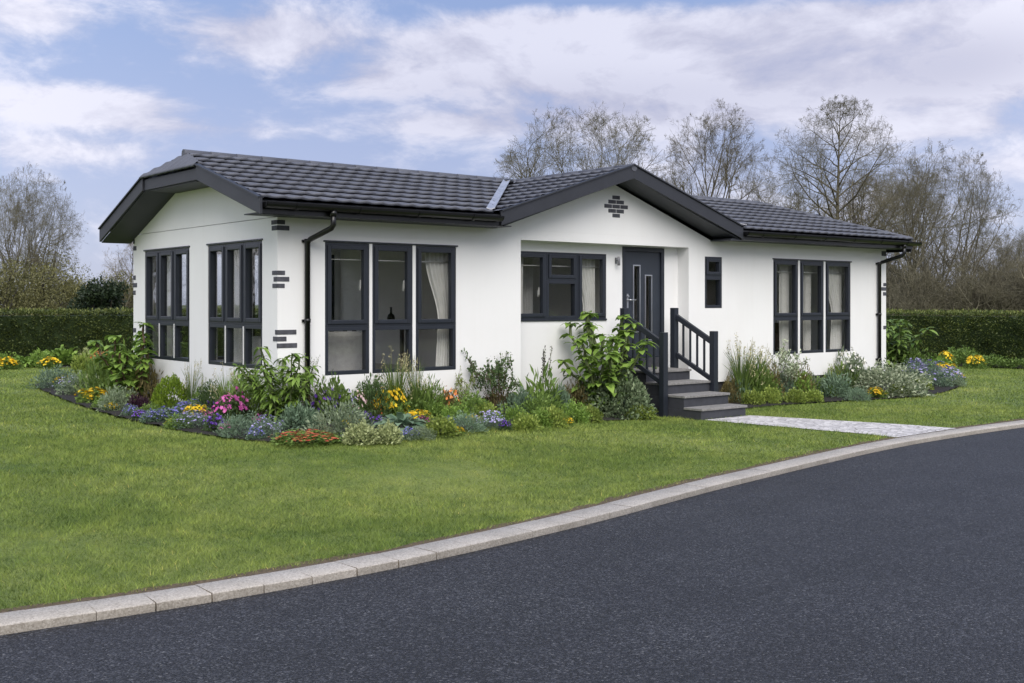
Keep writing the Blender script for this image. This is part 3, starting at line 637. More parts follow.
def window(nm, axis, c, rects, holes_label=None, setback=0.035, depth=0.07, handles=(), parent_fn=hp):
    """rects: list of lights (a0,a1,z0,z1,opening); every light has an outer frame; an opening light also a sash.  One window part > pane, handle."""
    P = (lambda b, a0, a1, d0, d1, z0, z1, bev: b.box(a0, a1, c+d0, c+d1, z0, z1, bev)) if axis == 'Y' else (lambda b, a0, a1, d0, d1, z0, z1, bev: b.box(c+d0, c+d1, a0, a1, z0, z1, bev))
    f = B(); panes = []
    for a0, a1, z0, z1, op in rects:
        fw = 0.05
        def ring(a0, a1, z0, z1, w, d0, d1, bev):
            P(f, a0, a0+w, d0, d1, z0, z1, bev); P(f, a1-w, a1, d0, d1, z0, z1, bev); P(f, a0+w, a1-w, d0, d1, z0, z0+w, bev); P(f, a0+w, a1-w, d0, d1, z1-w, z1, bev)
        ring(a0, a1, z0, z1, fw, setback-0.03, setback+depth, 0.004)
        if op:
            ring(a0+fw*0.7, a1-fw*0.7, z0+fw*0.7, z1-fw*0.7, 0.055, setback-0.047, setback+0.03, 0.008); g = fw*0.7+0.05
        else: g = fw-0.006
        panes.append((a0+g, a1-g, z0+g, z1-g))
    w = parent_fn(f.build(nm, 'frame_grey'))
    for a0, a1, z0, z1 in panes:
        b = B(); P(b, a0, a1, setback+0.006, setback+0.012, z0, z1, 0); sub(b.build('pane', 'glass'), w)
    for a, z in handles:
        b = B(); P(b, a-0.012, a+0.012, setback+0.045, setback+0.06, z-0.06, z+0.06, 0.003); P(b, a-0.009, a+0.009, setback+0.06, setback+0.085, z-0.08, z+0.015, 0.004); sub(b.build('handle', 'white_plastic'), w)
    return w

def windows():
    for grp in (W1, W3):
        zt = 1.435 if grp is W1 else 1.475
        rects, hnd = [], []
        for i, (a, c) in enumerate(grp):
            rects += [(a+0.002, c-0.002, ZS+0.002, zt, False), (a+0.002, c-0.002, zt+0.001, ZT-0.002, True)]
            if i < 2 and grp is W1: hnd.append((c-0.085, 2.0))
        w = window('window', 'Y', YF, rects, handles=hnd)
        b = B(); b.box(grp[0][0]-0.025, grp[-1][1]+0.025, YF-0.018, YF-0.001, ZT+0.001, ZT+0.022, 0.003); sub(b.build('head_trim', 'frame_grey'), w)
    x = [WR[0]+0.002, 11.30, 11.94, WR[1]-0.002]
    window('window', 'Y', YF+RD, [(x[0], x[1], WR[2]+0.03, WR[3]-0.002, True), (x[1]+0.001, x[2], WR[2]+0.03, 2.10, False), (x[1]+0.001, x[2], 2.101, WR[3]-0.002, True), (x[2]+0.001, x[3], WR[2]+0.03, WR[3]-0.002, True)], handles=[(11.21, 1.93)])
    hp(B().box(WR[0]+0.001, WR[1]-0.001, YF+RD-0.02, YF+RD+0.09, WR[2]+0.001, WR[2]+0.029, 0.004).build('window_sill', 'frame_grey'))
    window('window', 'Y', YF, [(WS[0]+0.002, WS[1]-0.002, WS[2]+0.002, 2.20, False), (WS[0]+0.002, WS[1]-0.002, 2.201, WS[3]-0.002, True)])
    for a, c in (G1, G2):
        t = (c-a)/3; rects = []
        for i in range(3):
            rects += [(a+t*i+0.002, a+t*(i+1)-0.002, 0.893, 1.46, False), (a+t*i+0.002, a+t*(i+1)-0.002, 1.461, 2.558, True)]
        w = window('window', 'X', XL, rects)
        for i in (1, 2): sub(B().box(XL+0.0, XL+0.008, a+t*i-0.012, a+t*i+0.012, 0.93, 1.44).build('cover_strip', 'white_plastic'), w)
        b = B(); b.box(XL-0.018, XL-0.001, a-0.025, c+0.025, 2.561, 2.582, 0.003); sub(b.build('head_trim', 'frame_grey'), w)
    for a, c in WB: window('window', 'Y', YB-0.12, [(a+0.002, (a+c)/2, 0.802, 2.618, False), ((a+c)/2+0.001, c-0.002, 0.802, 2.618, False)])  # frames and panes for the added back openings that brighten the rooms
    # door
    y = YF+RD; f = B(); x0, x1, z0, z1 = DR
    f.box(x0+0.002, x0+0.075, y-0.012, y+0.08, z0, z1-0.002, 0.004); f.box(x1-0.075, x1-0.002, y-0.012, y+0.08, z0, z1-0.002, 0.004); f.box(x0+0.075, x1-0.075, y-0.012, y+0.08, z1-0.075, z1-0.002, 0.004); f.box(x0+0.075, x1-0.075, y-0.02, y+0.08, z0, z0+0.03, 0.004)
    d = hp(wall_panel('Y', y+0.02, 0.045, x0+0.076, x1-0.076, z0+0.031, z1-0.076, [(13.21, 13.34, 1.28, 2.36), (13.49, 13.62, 1.14, 2.20)]).build('door', 'door_grey'))
    sub(f.build('door_frame', 'frame_grey'), d)
    for a, c, zz0, zz1 in ((13.21, 13.34, 1.28, 2.36), (13.49, 13.62, 1.14, 2.20)):
        b = B(); w = 0.022
        b.box(a-w, a, y+0.004, y+0.02, zz0-w, zz1+w, 0.003); b.box(c, c+w, y+0.004, y+0.02, zz0-w, zz1+w, 0.003); b.box(a, c, y+0.004, y+0.02, zz0-w, zz0, 0.003); b.box(a, c, y+0.004, y+0.02, zz1, zz1+w, 0.003)
        sub(b.build('panel_surround', 'bare_steel'), d); sub(B().box(a, c, y+0.035, y+0.041, zz0, zz1).build('glass_panel', 'glass'), d)
    b = B(); b.box(13.045, 13.085, y+0.008, y+0.02, 1.66, 1.90, 0.004); b.tube([(13.065, y+0.01, 1.80), (13.065, y-0.045, 1.80), (13.08, y-0.05, 1.80), (13.2, y-0.05, 1.80)], 0.011, 8); b.tube([(13.065, y+0.01, 1.86), (13.065, y-0.02, 1.86)], 0.014, 8); sub(b.build('handle', 'bare_steel'), d)
    # dark board under the threshold
    hp(B().box(x0+0.01, x1-0.01, YF+RD-0.05, YF+RD-0.001, 0.60, z0-0.001, 0.004).build('threshold', 'step_dark'))
    # porch lamp
    b = B(); b.box(12.76, 12.795, y-0.015, y-0.001, 2.39, 2.49, 0.004); b.tube([(12.777, y-0.01, 2.44), (12.777, y-0.06, 2.44)], 0.012, 8); b.lathe((12.777, y-0.075, 2.36), [(0.022, 0), (0.024, 0.01), (0.024, 0.13), (0.02, 0.14)], 14)
    hp(b.build('wall_lamp', 'dull_steel'))
    # decorative brick slips
    p = 0.006
    for z0, z1, sd, fr in ((2.745, 2.80, 0.16, 0.105), (2.67, 2.73, 0.15, 0.165), (2.105, 2.16, 0.14, 0.105), (2.022, 2.082, 0.10, 0.165), (1.94, 1.995, 0.13, 0.10), (1.35, 1.41, 0.06, 0.265), (1.265, 1.325, 0.115, 0.125), (1.18, 1.24, 0.012, 0.275)):
        hp(B().box(XL-p, XL+fr, YF-p, YF+max(sd, 0.012), z0, z1, 0.004).build('corner_brick', 'brick_dark'))
    for z0, z1, fr in ((2.09, 2.155, 0.10), (2.0, 2.07, 0.2), (1.90, 1.97, 0.11), (1.22, 1.29, 0.1), (2.7, 2.8, 0.16)):
        hp(B().box(XR-fr, XR+p, YF-p, YF+0.16, z0, z1, 0.004).build('corner_brick', 'brick_dark'))
    for z0, z1, sd in ((2.70, 2.77, 0.06), (2.59, 2.66, 0.13), (2.12, 2.19, 0.10), (2.00, 2.07, 0.16), (1.88, 1.95, 0.1), (1.28, 1.35, 0.12)):
        hp(B().box(XL-p, XL+0.1, YB-sd, YB+p, z0, z1, 0.004).build('corner_brick', 'brick_dark'))
    bw, bh, pz = 0.166, 0.060, 0.072
    for k, (n, o) in enumerate(((1, 0), (2, 0), (3, 0), (2, 0), (1, 0))):
        for i in range(n):
            xc = 12.545+(i-(n-1)/2)*(bw+0.012); zc = 3.29+(2-k)*pz
            hp(B().box(xc-bw/2, xc+bw/2, YF-p, YF+0.02, zc-bh/2, zc+bh/2, 0.004).build('diamond_brick', 'brick_dark'))
windows()

# ------------------------------------------------------------------ entrance steps
def steps():
    s = tag(empty('entrance_steps', (13.2, 11.9, 0)), 'four dark grey steps with posts and sloping handrails up to the front door', 'steps'); off = Vector((13.2, 11.9, 0))
    def sp(o): o.parent = s; o.location = -off; return o
    fr = [11.13, 11.47, 11.87, 12.27]; R = 0.17
    for i, y in enumerate(fr):
        yb = 12.795 if i < 3 else YF+RD-0.052; z = R*(i+1)
        x0, x1 = 12.69+0.002*i, 13.72-0.002*i
        xx = (x0, x1)
        sp(B().box(xx[0], xx[1], y+0.015, yb if i < 3 else yb, z-R-(0.05 if i == 0 else 0.0355), z-0.036, 0.003).build('riser', 'step_dark'))
        sp(B().box(xx[0]-0.012, xx[1]+0.012, y-0.012, (fr[i+1]+0.014) if i < 3 else yb, z-0.035, z, 0.006).build('tread', 'tread_grey'))
    for x in (12.62, 13.785):
        sp(B().box(x-0.05, x+0.05, 11.79, 11.89, -0.05, 1.30, 0.006).build('newel_post', 'frame_grey')); sp(B().box(x-0.05, x+0.05, 12.64, 12.74, -0.05, 1.67, 0.006).build('newel_post', 'frame_grey'))
        top = ((x, 12.64, 1.525), (x, 11.89, 1.135)); bot = ((x, 12.64, 0.90), (x, 11.89, 0.53))
        sp(B().bar(*top, 0.06, 0.085, 0.006).build('handrail', 'frame_grey')); sp(B().bar(*bot, 0.05, 0.075, 0.006).build('lower_rail', 'frame_grey'))
        for k in range(1, 5):
            t = k/5; y = 12.64-0.75*t; sp(B().box(x-0.014, x+0.014, y-0.014, y+0.014, 0.90-0.37*t, 1.525-0.39*t).build('baluster', 'frame_grey'))
steps()

# ------------------------------------------------------------------ things seen through the glass
def curtain(x0, x1, y, z0, z1, tie, label, axis='Y'):
    n, m = 60, 24; V, F = [], []; c = (x0+x1)/2 if tie == 0 else (x1 if tie > 0 else x0)
    for j in range(m+1):
        t = j/m; z = z0+(z1-z0)*t; pin = (0.5+0.12*(0.4-t)/0.4 if t < 0.4 else 0.5+0.5*float(sm((t-0.4)/0.5))) if tie else 1-0.1*(1-t)
        for i in range(n+1):
            s = i/n; x = x0+(x1-x0)*s; x = c+(x-c)*pin; d = 0.03*math.sin(s*2*PI*6+0.6*math.sin(t*3))*(0.6+0.4*pin)
            V.append((x, y+d, z) if axis == 'Y' else (y+d, x, z))
    for j in range(m):
        for i in range(n): a = j*(n+1)+i; F.append((a, a+1, a+n+2, a+n+1))
    o = mobj('curtain', arr_mesh('curtain', V, F, smooth=True), 'curtain_cloth'); md = o.modifiers.new('cloth', 'SOLIDIFY'); md.thickness = 0.004
    return tag(o, label, 'curtain', 'curtains behind the windows')
def interiors():
    curtain(9.02, 9.48, YF+0.24, 0.74, 2.62, 1, 'pale tied curtain behind the wide front window nearest the gable corner')
    curtain(10.62, 10.98, YF+RD+0.2, 1.0, 2.66, 0, 'pale straight curtain at the hinged pane of the porch window, far from the door')
    curtain(12.02, 12.5, YF+RD+0.2, 1.0, 2.66, 1, 'pale tied curtain behind the porch window pane beside the front door')
    curtain(11.45, 11.68, YF+RD+0.8, 0.74, 2.66, 0, 'beige curtain deeper in the room behind the middle pane of the porch window')
    curtain(18.4, 18.98, YF+0.24, 0.74, 2.62, 1, 'pale tied curtain behind the front window nearest the right downpipe')
    curtain(17.05, 17.3, YF+0.24, 0.74, 2.62, 0, 'narrow pale curtain in the first pane of the window by the right downpipe')
    curtain(17.86, 18.06, YF+0.3, 0.74, 2.62, 0, 'narrow pale curtain in the middle pane of the window by the right downpipe')
    curtain(16.6, 17.3, XL+0.3, 0.74, 2.62, 0, 'grey white curtain behind the far gable window, beside the back corner', 'X')
    curtain(15.45, 15.95, XL+0.3, 0.74, 2.62, 0, 'grey white curtain behind the far gable window, on its nearer edge', 'X')
    curtain(14.3, 14.95, XL+0.3, 0.74, 2.62, 0, 'grey white curtain behind the near gable window, on its farther edge', 'X')
    curtain(13.15, 13.6, XL+0.3, 0.74, 2.62, 0, 'grey white curtain behind the near gable window, beside the front corner', 'X')
    # white curtain rails across the heads of the windows
    for x0, x1, y, lb in ((7.2, 9.45, YF+0.2, 'white curtain rail across the wide front window nearest the gable corner'), (10.62, 12.6, YF+RD+0.17, 'white curtain rail across the window in the porch recess'), (16.5, 19.0, YF+0.2, 'white curtain rail across the window by the right downpipe')):
        b = B(); b.tube([(x0, y, 2.33), (x1, y, 2.33)], 0.009, 8)
        for x in (x0, x1): b.lathe((x, y, 2.31), [(0.014, 0), (0.018, 0.02), (0.014, 0.04)], 10)
        for x in (x0+0.05, x1-0.05): b.box(x-0.008, x+0.008, y-0.09 if y < 13 else y-0.05, y, 2.325, 2.34)
        tag(b.build('curtain_rail', 'white_plastic'), lb, 'curtain rail', 'white curtain rails')
    # sofa under the first window
    s = tag(empty('sofa', (7.6, 13.6, 0.72)), 'light grey sofa seen through the lower panes beside the gable corner', 'sofa')
    def sp(o, c=(7.6, 13.6, 0.72)): o.parent = s; o.location = -Vector(c); return o
    sp(B().box(6.85, 8.1, 13.2, 13.42, 0.76, 1.36, 0.06).build('backrest', 'sofa_cloth')); sp(B().box(6.95, 8.0, 13.42, 14.05, 0.80, 1.14, 0.05).build('seat', 'sofa_cloth'))
    for x in (6.78, 8.0): sp(B().box(x, x+0.16, 13.25, 14.05, 0.76, 1.3, 0.05).build('armrest', 'sofa_cloth'))
    # console with bottle vase
    s2 = tag(empty('console_table', (9.2, 15.6, 0.72)), 'dark console table deep in the front room behind the middle window light', 'table'); c2 = (9.2, 15.6, 0.72)
    def q(o): o.parent = s2; o.location = -Vector(c2); return o
    q(B().box(9.0, 10.22, 15.0, 15.4, 1.42, 1.47, 0.006).build('table_top', 'wood_light'))
    for x in (9.05, 10.12):
        for y in (15.04, 15.32): q(B().box(x, x+0.05, y, y+0.05, 0.72, 1.419).build('leg', 'dark_wood'))
    tag(B().lathe((9.84, 15.2, 1.47), [(0.04, 0), (0.062, 0.015), (0.065, 0.05), (0.05, 0.09), (0.02, 0.115), (0.016, 0.20), (0.022, 0.215)], 18).build('bottle_vase', 'dark_glaze'), 'dark long necked bottle vase behind the middle light of the front window', 'vase')
    # armchair and lamp in the right room
    s3 = tag(empty('armchair', (18.0, 14.4, 0.72)), 'dark armchair behind the window by the right downpipe', 'armchair'); c3 = (18.0, 14.4, 0.72)
    def r(o): o.parent = s3; o.location = -Vector(c3); return o
    r(B().box(17.6, 18.4, 14.1, 14.7, 0.8, 1.15, 0.06).build('seat', 'dark_wood')); r(B().box(17.6, 18.4, 14.7, 14.9, 0.8, 1.6, 0.06).build('backrest', 'dark_wood'))
    for x in (17.5, 18.4): r(B().box(x, x+0.14, 14.1, 14.8, 0.76, 1.35, 0.05).build('armrest', 'dark_wood'))
    s4 = tag(empty('table_lamp', (18.75, 14.35, 0.72)), 'lamp with small white shade behind the window by the right downpipe', 'lamp'); c4 = (18.75, 14.35, 0.72)
    def l(o): o.parent = s4; o.location = -Vector(c4); return o
    l(B().lathe((18.75, 14.35, 0.72), [(0.14, 0), (0.14, 0.03), (0.02, 0.05), (0.018, 1.02), (0.02, 1.05)], 16).build('stand', 'dark_wood')); l(B().lathe((18.75, 14.35, 1.74), [(0.15, 0), (0.09, 0.15)], 20).build('lamp_shade', 'lamp_linen'))
    s5 = tag(empty('bed', (17.0, 14.0, 0.72)), 'pale headboard seen in the lower left pane by the right window', 'bed'); c5 = (17.0, 14.0, 0.72)
    s5.parent = None
    def bd(o): o.parent = s5; o.location = -Vector(c5); return o
    bd(B().box(15.75, 17.15, 13.25, 13.36, 0.74, 1.40, 0.03).build('headboard', 'sofa_cloth')); bd(B().box(15.8, 17.1, 13.37, 15.2, 0.85, 1.15, 0.05).build('mattress', 'lamp_linen'))
interiors()
#PLANTS
# ------------------------------------------------------------------ leaves, flowers and plants
RNG = np.random.default_rng(11)
def unit(a): return a/np.maximum(np.linalg.norm(a, axis=-1, keepdims=True), 1e-9)
def leaves(P, D, L, W, tint, rng, fold=0.12, droop=0.0, side=None):
    """one folded diamond leaf (2 triangles) per row"""
    n = len(P); L = np.broadcast_to(L, n)[:, None]; W = np.broadcast_to(W, n)[:, None]; D = unit(D)
    if side is None: side = unit(np.cross(D, rng.normal(0, 1, (n, 3))+np.array([0, 0, 1.2])))
    nn = np.cross(side, D); nn *= np.sign(nn[:, 2:3]+1e-9)
    mid = P+D*L*0.45+nn*W*fold; tip = P+D*L-np.array([0, 0, 1.0])*L*droop
    V = np.stack([P, mid+side*W/2, tip, mid-side*W/2], 1).reshape(-1, 3); b = np.arange(n)[:, None]*4
    F = np.concatenate([b+np.array([0, 1, 2]), b+np.array([0, 2, 3])]); return V, F, np.concatenate([tint, np.clip(tint+0.07, 0, 1)])
def big_leaves(P, D, L, W, tint, rng, droop=0.35):
    """broad leaf of 6 triangles that arches over"""
    n = len(P); L = np.broadcast_to(L, n)[:, None]; W = np.broadcast_to(W, n)[:, None]; D = unit(D); z = np.array([0, 0, 1.0])
    side = unit(np.cross(D, z+rng.normal(0, 0.25, (n, 3)))); nn = np.cross(side, D)
    a = P+D*L*0.3+nn*0.03*L; c = P+D*L*0.68-z*L*droop*0.28; t = P+D*L*0.97-z*L*droop
    V = np.stack([P, a+side*W*.44+nn*W*.1, a, a-side*W*.44+nn*W*.1, c+side*W*.36+nn*W*.06, c, c-side*W*.36+nn*W*.06, t], 1).reshape(-1, 3); b = np.arange(n)[:, None]*8
    tri = [(0, 1, 2), (0, 2, 3), (1, 4, 2), (4, 5, 2), (2, 5, 6), (2, 6, 3), (4, 7, 5), (5, 7, 6)]
    return V, np.concatenate([b+np.array(q) for q in tri]), np.concatenate([np.clip(tint+(0.06 if i % 2 else 0), 0, 1) for i in range(8)])
def merge(parts):
    Vs, Fs, Ts, o = [], [], [], 0
    for V, F, T in parts: Vs.append(V); Fs.append(F+o); Ts.append(T); o += len(V)
    return np.concatenate(Vs), np.concatenate(Fs), np.concatenate(Ts)
def segs(P0, P1, R0, R1, k, D0=None, D1=None):
    """tapered k-sided tubes"""
    n = len(P0); D = unit(P1-P0); D0 = D if D0 is None else unit(D0); D1 = D if D1 is None else unit(D1)
    ref = np.where(np.abs(D[:, 2:3]) > 0.9, np.array([[1.0, 0, 0]]), np.array([[0, 0, 1.0]]))
    a = 2*PI*np.arange(k)/k
    def ring(P, Dd, R):
        s = unit(np.cross(Dd, ref)); c = np.cross(s, Dd)
        return P[:, None, :]+(s[:, None, :]*np.cos(a)[None, :, None]+c[:, None, :]*np.sin(a)[None, :, None])*np.asarray(R)[:, None, None]
    V = np.concatenate([ring(P0, D0, R0), ring(P1, D1, R1)], 1).reshape(-1, 3); b = np.arange(n)[:, None]*2*k; F = []
    for i in range(k): j = (i+1) % k; F.append(b+np.array([i, j, k+j, k+i]))
    return V, np.concatenate(F)
def stems_mesh(name, P0, P1, r0, r1, k=4):
    P0, P1 = np.array(P0, float), np.array(P1, float); n = len(P0)
    V, F = segs(P0, P1, np.broadcast_to(r0, n), np.broadcast_to(r1, n), k); return arr_mesh(name, V, F, smooth=True)

def dome_points(n, R, H, rng, shell=0.5, lump=0.22, full=True):
    th = rng.uniform(0, 2*PI, n); cz = rng.uniform(-0.05 if full else 0.2, 1, n); sz = np.sqrt(1-np.clip(cz, 0, 1)**2)
    ph = rng.uniform(0, 2*PI, 4)
    lf = 1+lump*(np.sin(3*th+ph[0])*0.5+np.sin(5*th+7*cz+ph[1])*0.5+0.6*np.sin(9*cz+4*th+ph[2])*0.5)
    rr = lf*(shell+(1-shell)*rng.random(n)**0.5)
    O = np.stack([np.cos(th)*sz, np.sin(th)*sz, np.clip(cz, 0, 1)], -1)
    P = O*rr[:, None]*np.array([R, R, H]); P[:, 2] = np.maximum(P[:, 2], 0.01); return P, O, rr
def mound_mesh(seed, n=420, R=0.3, H=0.3, L=0.06, W=0.03, lump=0.25, up=0.5, rnd=0.6, droop=0.1, tint=(0.5, 0.22), big=False):
    rng = np.random.default_rng(seed); P, O, rr = dome_points(n, R, H, rng, 0.45, lump)
    D = O+np.array([0, 0, up])+rng.normal(0, rnd, (n, 3)); t = np.clip(rng.normal(tint[0], tint[1], n), 0, 1)
    Lr = L*rng.uniform(0.6, 1.25, n); Wr = W*rng.uniform(0.7, 1.2, n)
    return (big_leaves if big else leaves)(P, D, Lr, Wr, t, rng, droop=droop)
def flower_mesh(seed, n, R, H, size, flat=0.5, rise=0.02, low=0.25):
    rng = np.random.default_rng(seed); out = []
    P, O, rr = dome_points(n*3, R, H, rng, 0.97, 0.2); k = np.argsort(-O[:, 2]+rng.uniform(0, 1.0-low, len(P)))[:n]; P, O = P[k]*1.03, O[k]; P[:, 2] += rise
    face = unit(O*0.6+np.array([0, -0.25, flat])+rng.normal(0, 0.3, (n, 3))); u = unit(np.cross(face, rng.normal(0, 1, (n, 3)))); w = np.cross(face, u); t = rng.uniform(0, 1, n)
    s = size*rng.uniform(0.7, 1.25, n)
    for i in range(5):
        a = 2*PI*i/5; d = u*math.cos(a)+w*math.sin(a)+face*0.18; sd = w*math.cos(a)-u*math.sin(a)
        out.append(leaves(P, d, s*0.5, s*0.42, t, rng, 0.05, 0, sd))
    return merge(out)

PROTO = {}
def proto(key, parts, fit=False):
    """parts: list of (part name, mesh); stored once, copied for every plant; fit = one unit wide and high"""
    if fit:
        C = [np.empty(len(m.vertices)*3, np.float32) for _, m in parts]
        for c, (_, m) in zip(C, parts): m.vertices.foreach_get('co', c)
        A = np.concatenate(C).reshape(-1, 3); zs = 1/np.percentile(A[:, 2], 99.7); rs = 0.5/np.percentile(np.hypot(A[:, 0], A[:, 1]), 96)
        for c, (_, m) in zip(C, parts): m.vertices.foreach_set('co', (c.reshape(-1, 3)*np.array([rs, rs, zs])).astype(np.float32).ravel()); m.update()
    PROTO[key] = parts
def M_(name, VFT, mat):
    me = arr_mesh(name, *VFT); me.materials.append(MATS[mat]); return (name, me)
def plant(key, name, xy, scale, label, group=None, cat='plant', sz=None, rot=None, z=None):
    x, y = xy; o = empty(name, (x, y, (zg(x, y) if z is None else z)+0.02), random.uniform(0, 2*PI) if rot is None else rot); o.scale = (scale, scale, sz or scale)
    tag(o, label, cat, group)
    for nm, me in PROTO[key]: link(bpy.data.objects.new(nm, me), o)
    return o

def protos():
    sd = [100]
    def S(): sd[0] += 1; return sd[0]
    # all mounds are one unit (1 m) across and are scaled when planted
    def mound(key, mat, flowers=None, fcount=40, fsize=0.09, **kw):
        a = dict(n=420, R=0.5, H=0.5, L=0.15, W=0.07); a.update(kw); a['n'] = int(a['n']*2.6); a['L'] *= 0.66; a['W'] *= 0.68; fcount = int(fcount*2.6); fsize *= 0.72
        pr = [M_('foliage', mound_mesh(S(), **a), mat)]
        if flowers: pr.append(M_('flowers', flower_mesh(S(), fcount, a['R'], a['H'], fsize), flowers))
        proto(key, pr)
    mound('green', 'leaf_green'); mound('green2', 'leaf_green', n=520, L=0.2, W=0.045, up=1.0); mound('bright', 'leaf_bright', n=460, L=0.13, W=0.075)
    mound('dark', 'leaf_dark', n=900, L=0.10, W=0.05, lump=0.2); mound('lime', 'leaf_lime', n=420, L=0.16, W=0.10, up=0.8)
    mound('glaucous', 'leaf_glaucous', n=520, L=0.19, W=0.06, up=0.7); mound('silver', 'leaf_silver', n=600, L=0.14, W=0.045, up=0.6); mound('greyblue', 'leaf_greyblue', n=650, L=0.13, W=0.035, up=0.9)
    mound('cream', 'leaf_cream', n=460, L=0.17, W=0.11, tint=(0.55, 0.3)); mound('bronze', 'leaf_bronze', n=420, L=0.16, W=0.05, up=0.9); mound('purple', 'leaf_purple', n=420, L=0.17, W=0.09)
    mound('carpet', 'leaf_green', n=620, H=0.5, L=0.11, W=0.07, up=0.8, flowers='petal_red', fcount=95, fsize=0.10)
    mound('variegated', 'leaf_variegated', n=1500, L=0.085, W=0.042, tint=(0.5, 0.32), lump=0.18)
    mound('greygreen', 'leaf_greygreen', n=1500, L=0.085, W=0.045, tint=(0.5, 0.3), lump=0.18)
    mound('yellow_fl', 'leaf_green', 'petal_yellow', 60, 0.17, H=0.4); mound('orange_fl', 'leaf_bronze', 'petal_orange', 34, 0.14); mound('pink_fl', 'leaf_dark', 'petal_pink', 45, 0.16)
    mound('blue_fl', 'leaf_glaucous', 'petal_blue', 62, 0.12); mound('violet_fl', 'leaf_dark', 'petal_violet', 60, 0.16); mound('lavender_fl', 'leaf_greyblue', 'petal_lavender', 55, 0.10, n=520, L=0.12, W=0.035, up=1.0)
    mound('white_fl', 'leaf_silver', 'petal_white', 40, 0.10); mound('palepink_fl', 'leaf_green', 'petal_palepink', 36, 0.12); mound('hostas', 'leaf_bright', None, n=150, L=0.34, W=0.17, big=True, up=0.8, droop=0.3)
    # hosta: rosette of broad glaucous leaves
    for key, mat in (('hosta', 'leaf_glaucous'), ('hosta_green', 'leaf_green'), ('hosta_lime', 'leaf_bright')):
        rng = np.random.default_rng(S()); n = 46; a = np.arange(n)*2.399; r = np.sqrt(np.arange(n)/n); el = 1.25-1.0*r
        D = np.stack([np.cos(a)*np.cos(el), np.sin(a)*np.cos(el), np.sin(el)], -1); P = np.stack([np.cos(a)*r*0.12, np.sin(a)*r*0.12, np.full(n, 0.03)], -1)+D*0.14
        proto(key, [M_('foliage', big_leaves(P, D, 0.40*rng.uniform(0.8, 1.15, n), 0.20*rng.uniform(0.8, 1.1, n), np.clip(rng.normal(0.45, 0.2, n), 0, 1), rng, 0.4), mat)])
    # tall leafy shrub, unit height
    for key, mat, nst, L, W, wide, smat in (('tall_a', 'leaf_bright', 17, 0.105, 0.036, 0.30, 'stem_green'), ('tall_b', 'leaf_bright', 16, 0.066, 0.043, 0.24, 'stem_green'), ('tall_c', 'leaf_green', 15, 0.09, 0.038, 0.32, 'stem_green'), ('tall_d', 'leaf_bright', 10, 0.08, 0.056, 0.28, 'stem_brown')):
        rng = np.random.default_rng(S()); P0, P1, LP, LD = [], [], [], []
        for i in range(nst):
            a = 2*PI*i/nst+rng.uniform(-0.4, 0.4); lean = wide*rng.uniform(0.15, 0.95); h = rng.uniform(0.62, 1.0)*(1.0-0.35*lean/wide); prev = np.array([math.cos(a)*0.04, math.sin(a)*0.04, 0]); m = 9
            for j in range(1, m+1):
                t = j/m; p = np.array([math.cos(a)*(0.04+lean*t**1.2), math.sin(a)*(0.04+lean*t**1.2), h*t])+rng.normal(0, 0.008, 3); P0.append(prev); P1.append(p); prev = p
                if t > 0.18:
                    for q in range(6 if t < 0.95 else 10):
                        b = rng.uniform(0, 2*PI); LP.append(p+rng.normal(0, 0.01, 3)); LD.append((math.cos(b), math.sin(b), rng.uniform(-0.55, 0.6)))
        n = len(LP); sz = rng.uniform(0.65, 1.15, n)
        me = stems_mesh('stems', P0, P1, 0.009, 0.007); me.materials.append(MATS[smat])
        proto(key, [('stems', me), M_('foliage', big_leaves(np.array(LP), np.array(LD), L*sz, W*sz, np.clip(rng.normal(0.5, 0.24, n), 0, 1), rng, 0.5), mat)], True)
    # open twiggy shrub with small leaves
    for key, mat, L, W, nl in (('open_a', 'leaf_dark', 0.075, 0.045, 1500), ('open_b', 'leaf_lime', 0.07, 0.04, 1100), ('open_c', 'leaf_green', 0.07, 0.035, 420), ('open_d', 'leaf_variegated', 0.07, 0.045, 1300)):
        rng = np.random.default_rng(S()); P0, P1, LP = [], [], []
        def br(p, d, l, lv):
            for j in range(4):
                q = p+d*l/4+rng.normal(0, 0.012, 3); P0.append(p); P1.append(q); p = q; d = unit(d+rng.normal(0, 0.18, 3)+np.array([0, 0, 0.08]))
                if lv >= 1: LP.append(q)
                if lv < 2 and j: br(p, unit(d+rng.normal(0, 0.55, 3)), l*0.5, lv+1)
        for i in range(9): a = rng.uniform(0, 2*PI); br(np.zeros(3), unit(np.array([math.cos(a)*0.5, math.sin(a)*0.5, 1.0])), rng.uniform(0.65, 0.95), 0)
        LP = np.array(LP); LP = LP[rng.integers(0, len(LP), nl)]+rng.normal(0, 0.025, (nl, 3)); me = stems_mesh('stems', P0, P1, 0.006, 0.005, 3); me.materials.append(MATS['stem_brown'])
        proto(key, [('stems', me), M_('foliage', leaves(LP, rng.normal(0, 1, (nl, 3))+np.array([0, 0, 0.4]), L*rng.uniform(0.6, 1.2, nl), W*rng.uniform(0.7, 1.2, nl), np.clip(rng.normal(0.5, 0.25, nl), 0, 1), rng), mat)], True)
